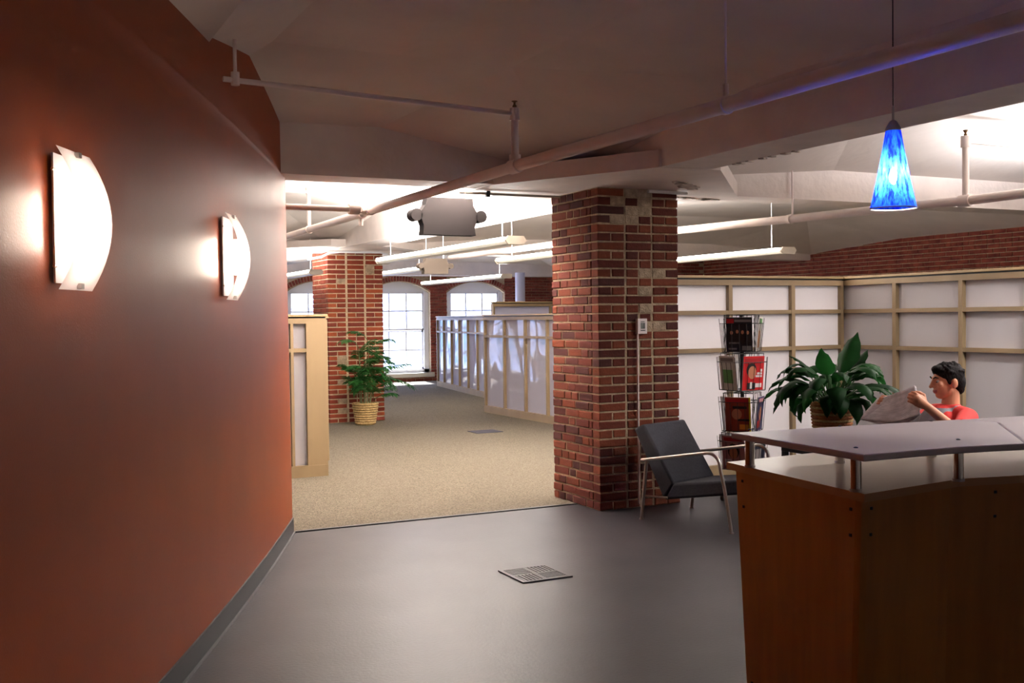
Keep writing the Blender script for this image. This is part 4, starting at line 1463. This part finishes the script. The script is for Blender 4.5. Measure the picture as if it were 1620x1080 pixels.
def magazine(label, o, out, lean, cov, w=0.205, h=0.272, th=0.007):
    """o: bottom centre of the cover, out: facing direction"""
    out = Vector(out).normalized()
    sx = Vector((-out.y, out.x, 0))      # viewer's right is +sx reversed; handled in print coordinates
    up = (Vector((0, 0, 1)) * math.cos(lean) + out * math.sin(lean)).normalized()
    nn = (out * math.cos(lean) - Vector((0, 0, 1)) * math.sin(lean)).normalized()
    rt = thing('magazine', label, 'magazine', tuple(o), 0, 'magazines in the wire rack')
    MB().obox(o + up * h / 2 - nn * th / 2, sx, nn, up, w / 2, th / 2, h / 2).build('pages', MC['w'], rt)
    MB().obox(o + up * h / 2 + nn * 0.0006, sx, nn, up, w / 2, 0.0006, h / 2).build('cover', MC[cov if cov in MC else 'dark'], rt)
    def pr(x0, x1, y0, y1, m, lift=0.0004):      # print in 0..1 cover coordinates, x from the reader's left
        c = o + up * h * (y0 + y1) / 2 + nn * (0.0014 + lift) + sx * w * ((x0 + x1) / 2 - 0.5)
        MB().obox(c, sx, nn, up, w * (x1 - x0) / 2, 0.0003, h * (y1 - y0) / 2).build('cover_print', MC[m], rt)
    def blob(xc, yc, rx, ry, m, lift):
        c = o + up * h * yc + nn * (0.0014 + lift) + sx * w * (xc - 0.5)
        poly = [(w * rx * math.cos(2 * PI * k / 18), h * ry * math.sin(2 * PI * k / 18)) for k in range(18)]
        MB().vprism(poly, c, sx, up, nn, 0.0006).build('cover_print', MC[m], rt)
    if cov == 'red':
        pr(0.06, 0.94, 0.80, 0.94, 'crim')
        blob(0.40, 0.60, 0.24, 0.20, 'hairp', 0.0004)
        blob(0.44, 0.52, 0.19, 0.19, 'skin', 0.0010)
        pr(0.22, 0.62, 0.02, 0.22, 'black', 0.0006)
        pr(0.36, 0.46, 0.05, 0.24, 'w', 0.0012)
        pr(0.62, 0.92, 0.38, 0.44, 'w')
        pr(0.68, 0.92, 0.46, 0.52, 'w')
        pr(0.84, 0.92, 0.54, 0.62, 'w')
        pr(0.60, 0.92, 0.08, 0.20, 'w')
    elif cov == 'dark':
        pr(0.02, 0.30, 0.82, 0.96, 'crim')
        pr(0.32, 0.96, 0.86, 0.93, 'grey')
        for i, (x, y) in enumerate(((0.2, 0.55), (0.42, 0.58), (0.62, 0.56), (0.82, 0.55))):
            blob(x, y - 0.16, 0.12, 0.20, 'hairp', 0.0004)
            blob(x, y, 0.055, 0.055, 'skin', 0.0010)
        pr(0.10, 0.5, 0.22, 0.27, 'grey')
        pr(0.6, 0.95, 0.03, 0.16, 'grey')
        pr(0.08, 0.4, 0.05, 0.10, 'grey')
    elif cov == 'rust':
        pr(0.05, 0.9, 0.84, 0.95, 'crim')
        pr(0.3, 0.85, 0.66, 0.74, 'hairp')
        blob(0.45, 0.5, 0.2, 0.16, 'skin', 0.0006)
        pr(0.5, 0.95, 0.30, 0.36, 'black')
        pr(0.55, 0.9, 0.05, 0.2, 'orange')
        pr(0.93, 1.0, 0.0, 1.0, 'yellow')
    elif cov == 'blue':
        pr(0.1, 0.9, 0.82, 0.94, 'pink')
        blob(0.5, 0.5, 0.22, 0.2, 'skin', 0.0006)
        pr(0.1, 0.6, 0.08, 0.3, 'crim')
    elif cov == 'pink':
        blob(0.5, 0.55, 0.25, 0.22, 'hairp', 0.0004)
        blob(0.5, 0.5, 0.18, 0.18, 'skin', 0.0010)
        pr(0.1, 0.9, 0.85, 0.95, 'crim')
        pr(0.1, 0.4, 0.1, 0.3, 'w')
    elif cov == 'edge':
        pr(0.1, 0.5, 0.1, 0.6, 'orange')
        pr(0.1, 0.9, 0.8, 0.95, 'green')
    elif cov == 'pale':
        pr(0.1, 0.9, 0.84, 0.95, 'grey')
        pr(0.2, 0.8, 0.2, 0.6, 'green')
    elif cov == 'navy':
        pr(0.1, 0.9, 0.82, 0.94, 'pink')
        pr(0.2, 0.7, 0.2, 0.6, 'grey')
    return rt
TN = ['top', 'second', 'third', 'lowest']
WH = {'dark': 'dark group-portrait', 'edge': 'cream and orange', 'red': 'red portrait', 'pale': 'pale grey', 'rust': 'rust brown, yellow-edged', 'blue': 'dark blue', 'pink': 'pink portrait', 'navy': 'near-black'}
side = {0: 'facing the room', 1: 'pocket by the plant', 2: 'rear pocket', 3: 'pocket by the brick pillar'}
for ti, (z0, hh, off) in enumerate(tiers):
    for pk in range(4):
        a = CD + math.radians(off + 90 * pk)
        out = Vector((math.cos(a), math.sin(a), 0))
        sx = Vector((-out.y, out.x, 0))
        lean = 0.10
        o = RC + out * 0.115 + Vector((0, 0, z0))
        up = (Vector((0, 0, 1)) * math.cos(lean) + out * math.sin(lean))
        wb = MB()
        hw = 0.118
        b0 = o + out * 0.022
        bk0 = o - out * 0.02
        loop = [b0 - sx * hw, b0 + sx * hw, bk0 + sx * hw, bk0 - sx * hw]
        wb.tube(loop, 0.0025, 5, closed=True)
        t0 = [p + up * hh * 0.78 for p in loop]
        wb.tube(t0, 0.0025, 5, closed=True)
        for q in (-1.0, -0.5, 0.0, 0.5, 1.0):
            wb.tube([b0 + sx * hw * q, b0 + sx * hw * q + up * hh * (0.92 if abs(q) == 1 else 0.78)], 0.0022, 5)
            wb.tube([bk0 + sx * hw * q, bk0 + sx * hw * q + up * hh * 1.02], 0.0022, 5)
        wb.tube([bk0 - sx * hw + up * hh * 1.02, bk0 + sx * hw + up * hh * 1.02], 0.0025, 5)
        wb.tube([b0 - sx * hw, bk0 - sx * hw, RC + Vector((0, 0, z0))], 0.0025, 5)
        wb.tube([bk0 + up * hh * 1.02, RC + Vector((0, 0, z0 + hh))], 0.0025, 5)
        wb.build('wire_pocket', 'black', rk)
        cv = covers[ti][pk]
        if cv:
            magazine('%s magazine, %s tier of the rack, %s' % (WH[cv[0]], TN[ti], side[pk]), o + Vector((0, 0, 0.004)) + out * 0.012, out, lean, cv[0])
    MB().tube([RC + Vector((0.07 * math.cos(2 * PI * k / 16), 0.07 * math.sin(2 * PI * k / 16), z0 + hh + 0.004)) for k in range(16)], 0.003, 5, closed=True).build('wire_ring', 'black', rk, True)

# ------------------------------------------------------------------ seated person reading a paper
def capsule(mb, a, b, ra, rb, n=14):
    a, b = Vector(a), Vector(b)
    mb.tube([a, a.lerp(b, 0.33), a.lerp(b, 0.67), b], [ra, ra + (rb - ra) * 0.33, ra + (rb - ra) * 0.67, rb], n)
    mb.ell(a, ra, n, 8)
    mb.ell(b, rb, n, 8)
def chain(mb, pts, rs, n=14):
    for i in range(len(pts) - 1):
        capsule(mb, pts[i], pts[i + 1], rs[i], rs[i + 1], n)
def fused(mb, name, mats, parent, voxel, smooth_it, paint=None, factor=0.5):
    """union of overlapping solids -> one continuous skin"""
    me = mb.mesh(name + '_tmp', mats)
    o = bpy.data.objects.new(name + '_tmp', me)
    COL.objects.link(o)
    r = o.modifiers.new('r', 'REMESH')
    r.mode = 'VOXEL'
    r.voxel_size = voxel
    s = o.modifiers.new('s', 'SMOOTH')
    s.factor = factor
    s.iterations = smooth_it
    dg = bpy.context.evaluated_depsgraph_get()
    dg.update()
    ev = o.evaluated_get(dg)
    m2 = bpy.data.meshes.new_from_object(ev)
    bpy.data.objects.remove(o, do_unlink=True)
    m2.materials.clear()
    for m in mats:
        m2.materials.append(M[m])
    m2.name = name
    if paint:
        idx = [paint(p.center) for p in m2.polygons]
        m2.polygons.foreach_set('material_index', idx)
    m2.polygons.foreach_set('use_smooth', [True] * len(m2.polygons))
    m2.transform(world(parent).inverted())
    ob = bpy.data.objects.new(name, m2)
    COL.objects.link(ob)
    ob.parent = parent
    return ob
f = Vector((-0.93, 0.37, 0)).normalized()
l = Vector((-f.y, f.x, 0))         # the person's left, towards the camera
U = Vector((0, 0, 1))
pe = thing('person', 'seated person with short dark hair in a red and grey shirt reading a newspaper', 'person', (5.50, 5.08, 0))
hd = Vector((5.640, 5.016, 1.000))
hf = (f * 0.985 - U * 0.10).normalized()        # looks slightly down at the paper
hu = l.cross(hf).normalized() * -1
if hu.z < 0:
    hu = -hu
H = lambda a, b, c: hd + hf * a + l * b + hu * c
RH = Matrix((hf, l, hu)).transposed()
neck = Vector((5.668, 5.010, 0.845))
hip = Vector((5.52, 5.085, 0.395))
sL, eL, wL, hL = Vector((5.625, 4.835, 0.775)), Vector((5.345, 4.668, 0.715)), Vector((5.13, 4.712, 0.882)), Vector((5.062, 4.722, 0.925))
sR, eR, wR, hR = Vector((5.715, 5.185, 0.775)), Vector((5.44, 5.245, 0.665)), Vector((5.268, 5.180, 0.822)), Vector((5.212, 5.172, 0.872))
body = MB()
# head
body.ell(H(-0.012, 0, 0.022), (0.096, 0.074, 0.090), 24, 16, RH)
body.ell(H(0.030, 0, -0.030), (0.060, 0.058, 0.075), 20, 12, RH)
body.ell(H(0.048, 0, -0.082), (0.034, 0.036, 0.026), 14, 10, RH)
body.ell(H(0.006, 0, -0.055), (0.060, 0.056, 0.045), 18, 10, RH)
chain(body, [H(0.088, 0, 0.020), H(0.104, 0, -0.008), H(0.112, 0, -0.020)], [0.010, 0.011, 0.012], 10)
body.ell(H(0.100, 0.012, -0.022), (0.010, 0.008, 0.008), 8, 6, RH)
body.ell(H(0.100, -0.012, -0.022), (0.010, 0.008, 0.008), 8, 6, RH)
body.ell(H(0.082, 0, 0.032), (0.012, 0.050, 0.010), 14, 8, RH)
body.ell(H(0.086, 0, -0.050), (0.012, 0.024, 0.007), 12, 8, RH)
body.ell(H(0.084, 0, -0.061), (0.012, 0.021, 0.007), 12, 8, RH)
for s in (-1, 1):
    body.ell(H(0.066, s * 0.042, -0.010), (0.020, 0.022, 0.022), 10, 8, RH)
    body.ell(H(-0.018, s * 0.078, -0.008), (0.020, 0.009, 0.032), 12, 8, RH)
    body.ell(H(-0.010, s * 0.076, -0.028), (0.012, 0.009, 0.014), 10, 6, RH)
capsule(body, H(-0.025, 0, -0.06), neck, 0.052, 0.058, 18)
# trunk, arms, legs under the clothes
capsule(body, neck + U * -0.05, hip, 0.07, 0.11, 16)
for (s_, e_, w_, h_) in ((sL, eL, wL, hL), (sR, eR, wR, hR)):
    capsule(body, neck + U * -0.06, s_, 0.045, 0.046)
    chain(body, [s_, e_, w_], [0.044, 0.036, 0.026])
    chain(body, [w_, h_], [0.025, 0.03])
kL, kR = hip + f * 0.40 + l * 0.13 + U * 0.09, hip + f * 0.40 - l * 0.13 + U * 0.09
fL, fR = kL + f * 0.10 - U * 0.405, kR + f * 0.06 - U * 0.405
for s, k_, f_ in ((1, kL, fL), (-1, kR, fR)):
    chain(body, [hip + l * s * 0.09, k_, f_], [0.085, 0.055, 0.04])
def hand(mb, w_, h_, up_, side_, n=8):
    """palm and five curled fingers closing on the paper edge"""
    d = (h_ - w_).normalized()
    up_ = (up_ - d * up_.dot(d)).normalized()          # across the knuckles
    gr = side_                                         # direction the fingers curl to
    gr = (gr - d * gr.dot(d) - up_ * gr.dot(up_)).normalized()
    palm0 = w_ + d * 0.02
    for k in range(4):
        b = w_ + d * 0.075 + up_ * (0.030 - 0.020 * k)
        mb.tube([palm0 + up_ * (0.016 - 0.011 * k), b], [0.014, 0.012], n)
        L = (0.036, 0.041, 0.038, 0.030)[k]
        p1 = b + (d * 0.8 + gr * 0.35).normalized() * L
        p2 = p1 + (d * 0.2 + gr * 1.0).normalized() * L * 0.75
        p3 = p2 + (-d * 0.5 + gr * 0.6).normalized() * L * 0.55
        chain(mb, [b, p1, p2, p3], [0.0098, 0.009, 0.0082, 0.0072], n)
    t0 = w_ + d * 0.03 + up_ * 0.02
    t1 = t0 + (d * 0.5 + up_ * 0.75 + gr * 0.3).normalized() * 0.038
    t2 = t1 + (d * 0.85 + gr * 0.35).normalized() * 0.03
    t3 = t2 + (d * 0.8 + gr * 0.5 - up_ * 0.3).normalized() * 0.022
    chain(mb, [t0, t1, t2, t3], [0.013, 0.0115, 0.010, 0.008], n)
hand(body, wL, hL, U * 0.8 - f * 0.4, -l)
hand(body, wR, hR, U * 0.9 - f * 0.2, l)
mouth = H(0.09, 0, -0.055)
def paint_body(c):
    v = c - hd
    a, b, k = v.dot(hf), v.dot(l), v.dot(hu)
    if a > 0.083 and abs(b) < 0.024 and -0.068 < k < -0.044:
        return 1
    return 0
bo = fused(body, 'body', ['skin', 'lip'], pe, 0.0048, 4, paint_body)
for s in (-1, 1):
    ey = MB().ell(H(0.074, s * 0.032, 0.010), 0.0115, 12, 8).build('eye', 'eye', pe, True)
    MB().ell(H(0.0815, s * 0.033, 0.009), (0.0055, 0.0055, 0.0055), 8, 6).build('iris', 'iris', ey, True)
    chain(m_ := MB(), [H(0.092, s * 0.014, 0.033), H(0.090, s * 0.034, 0.040), H(0.078, s * 0.052, 0.034)], [0.004, 0.005, 0.003], 6)
    m_.build('eyebrow', 'hair', pe, True)
# hair
hr = MB()
hr.ell(H(-0.022, 0, 0.040), (0.100, 0.081, 0.084), 26, 18, RH)
hr.ell(H(-0.062, 0, -0.005), (0.060, 0.072, 0.080), 22, 14, RH)
hr.ell(H(0.050, 0, 0.088), (0.040, 0.052, 0.028), 18, 10, RH)
hr.ell(H(-0.075, 0, -0.050), (0.036, 0.055, 0.045), 16, 10, RH)
for s in (-1, 1):
    hr.ell(H(0.012, s * 0.066, 0.022), (0.018, 0.010, 0.038), 10, 8, RH)
for i in range(60):
    th_ = random.uniform(0, 2 * PI)
    ph = random.uniform(0.15, 1.3)
    v = Vector((math.cos(th_) * math.cos(ph), math.sin(th_) * math.cos(ph), math.sin(ph)))
    p = H(-0.022 + v.x * 0.098, v.y * 0.080, 0.042 + v.z * 0.083)
    if (p - hd).dot(hf) > 0.07 and (p - hd).dot(hu) < 0.07:
        continue
    hr.ell(p, random.uniform(0.008, 0.014), 8, 6)
fused(hr, 'hair', ['hair'], pe, 0.0048, 2)
# shirt: red raglan sleeves and shoulders, grey chest
shirt = MB()
ch = neck.lerp(hip, 0.36) + f * 0.015
RB = Matrix((f, l, U)).transposed()
shirt.ell(ch, (0.125, 0.185, 0.17), 22, 14, RB)
shirt.ell(neck.lerp(hip, 0.70) + f * 0.01, (0.125, 0.165, 0.18), 22, 14, RB)
shirt.ell(hip + U * 0.03, (0.13, 0.17, 0.10), 18, 12, RB)
for s_ in (sL, sR):
    capsule(shirt, neck + U * -0.045, s_, 0.062, 0.066, 16)
chain(shirt, [sL, sL.lerp(eL, 0.62)], [0.066, 0.056], 16)
chain(shirt, [sR, sR.lerp(eR, 0.62)], [0.066, 0.056], 16)
shirt.tube([neck + U * -0.03, neck + U * 0.010], [0.075, 0.062], 18)
def paint_shirt(c):
    v = c - neck
    lat = abs(v.dot(l))
    dz = c.z - neck.z
    if dz > -0.012 and lat < 0.09:
        return 1
    return 1 if lat > 0.105 + max(0, -dz - 0.02) * 0.45 else 0
fused(shirt, 'shirt', ['greycloth', 'red'], pe, 0.008, 5, paint_shirt)
tr = MB()
for s, k_, f_ in ((1, kL, fL), (-1, kR, fR)):
    chain(tr, [hip + l * s * 0.085, k_, f_ + U * 0.06], [0.098, 0.07, 0.055], 16)
tr.ell(hip, (0.13, 0.17, 0.10), 18, 12, RB)
fused(tr, 'trousers', ['jeans'], pe, 0.010, 4)
for s, f_ in ((1, fL), (-1, fR)):
    b = Vector((f_.x, f_.y, 0))
    shm = MB()
    shm.ell(b + f * 0.07 + U * 0.04, (0.13, 0.046, 0.035), 16, 10, RB)
    shm.ell(b - f * 0.01 + U * 0.05, (0.055, 0.042, 0.045), 14, 10, RB)
    shm.obox(b + f * 0.06 + U * 0.012, f, l, U, 0.12, 0.042, 0.011)
    fused(shm, 'shoe', ['shoe'], pe, 0.008, 3)

# newspaper, bent between both hands
TR_, TL_, BL_, BR_ = Vector((5.190, 5.185, 0.905)), Vector((5.140, 4.825, 1.012)), Vector((5.050, 4.700, 0.845)), Vector((5.085, 5.225, 0.770))
nw = thing('newspaper', 'open newspaper held up in both hands of the seated person', 'newspaper', (5.12, 4.95, 0.86))
def sheet(off, curl, ph):
    rows = []
    n1, n2 = 14, 20
    nrm = (TL_ - TR_).cross(BR_ - TR_).normalized()
    for i in range(n1 + 1):
        v = i / n1
        row = []
        for j in range(n2 + 1):
            u = j / n2
            p = TR_.lerp(TL_, u).lerp(BR_.lerp(BL_, u), v)
            k = 0.05 * math.sin(PI * u) * (0.4 + v) * curl + 0.010 * math.sin(7 * u + 3 * v + ph) * v + 0.03 * abs(u - 0.5) * curl
            row.append(p + nrm * (k + off))
        rows.append(row)
    return rows
for off, curl, ph in ((0.0, 1.0, 0.0), (0.012, 0.55, 1.6), (-0.010, 1.3, 3.0)):
    mb = MB()
    R1 = sheet(off, curl, ph)
    mb.grid(R1, uv=True)
    o = mb.build('sheet', 'news', nw, 'all')
    so = o.modifiers.new('solid', 'SOLIDIFY')
    so.thickness = 0.0012
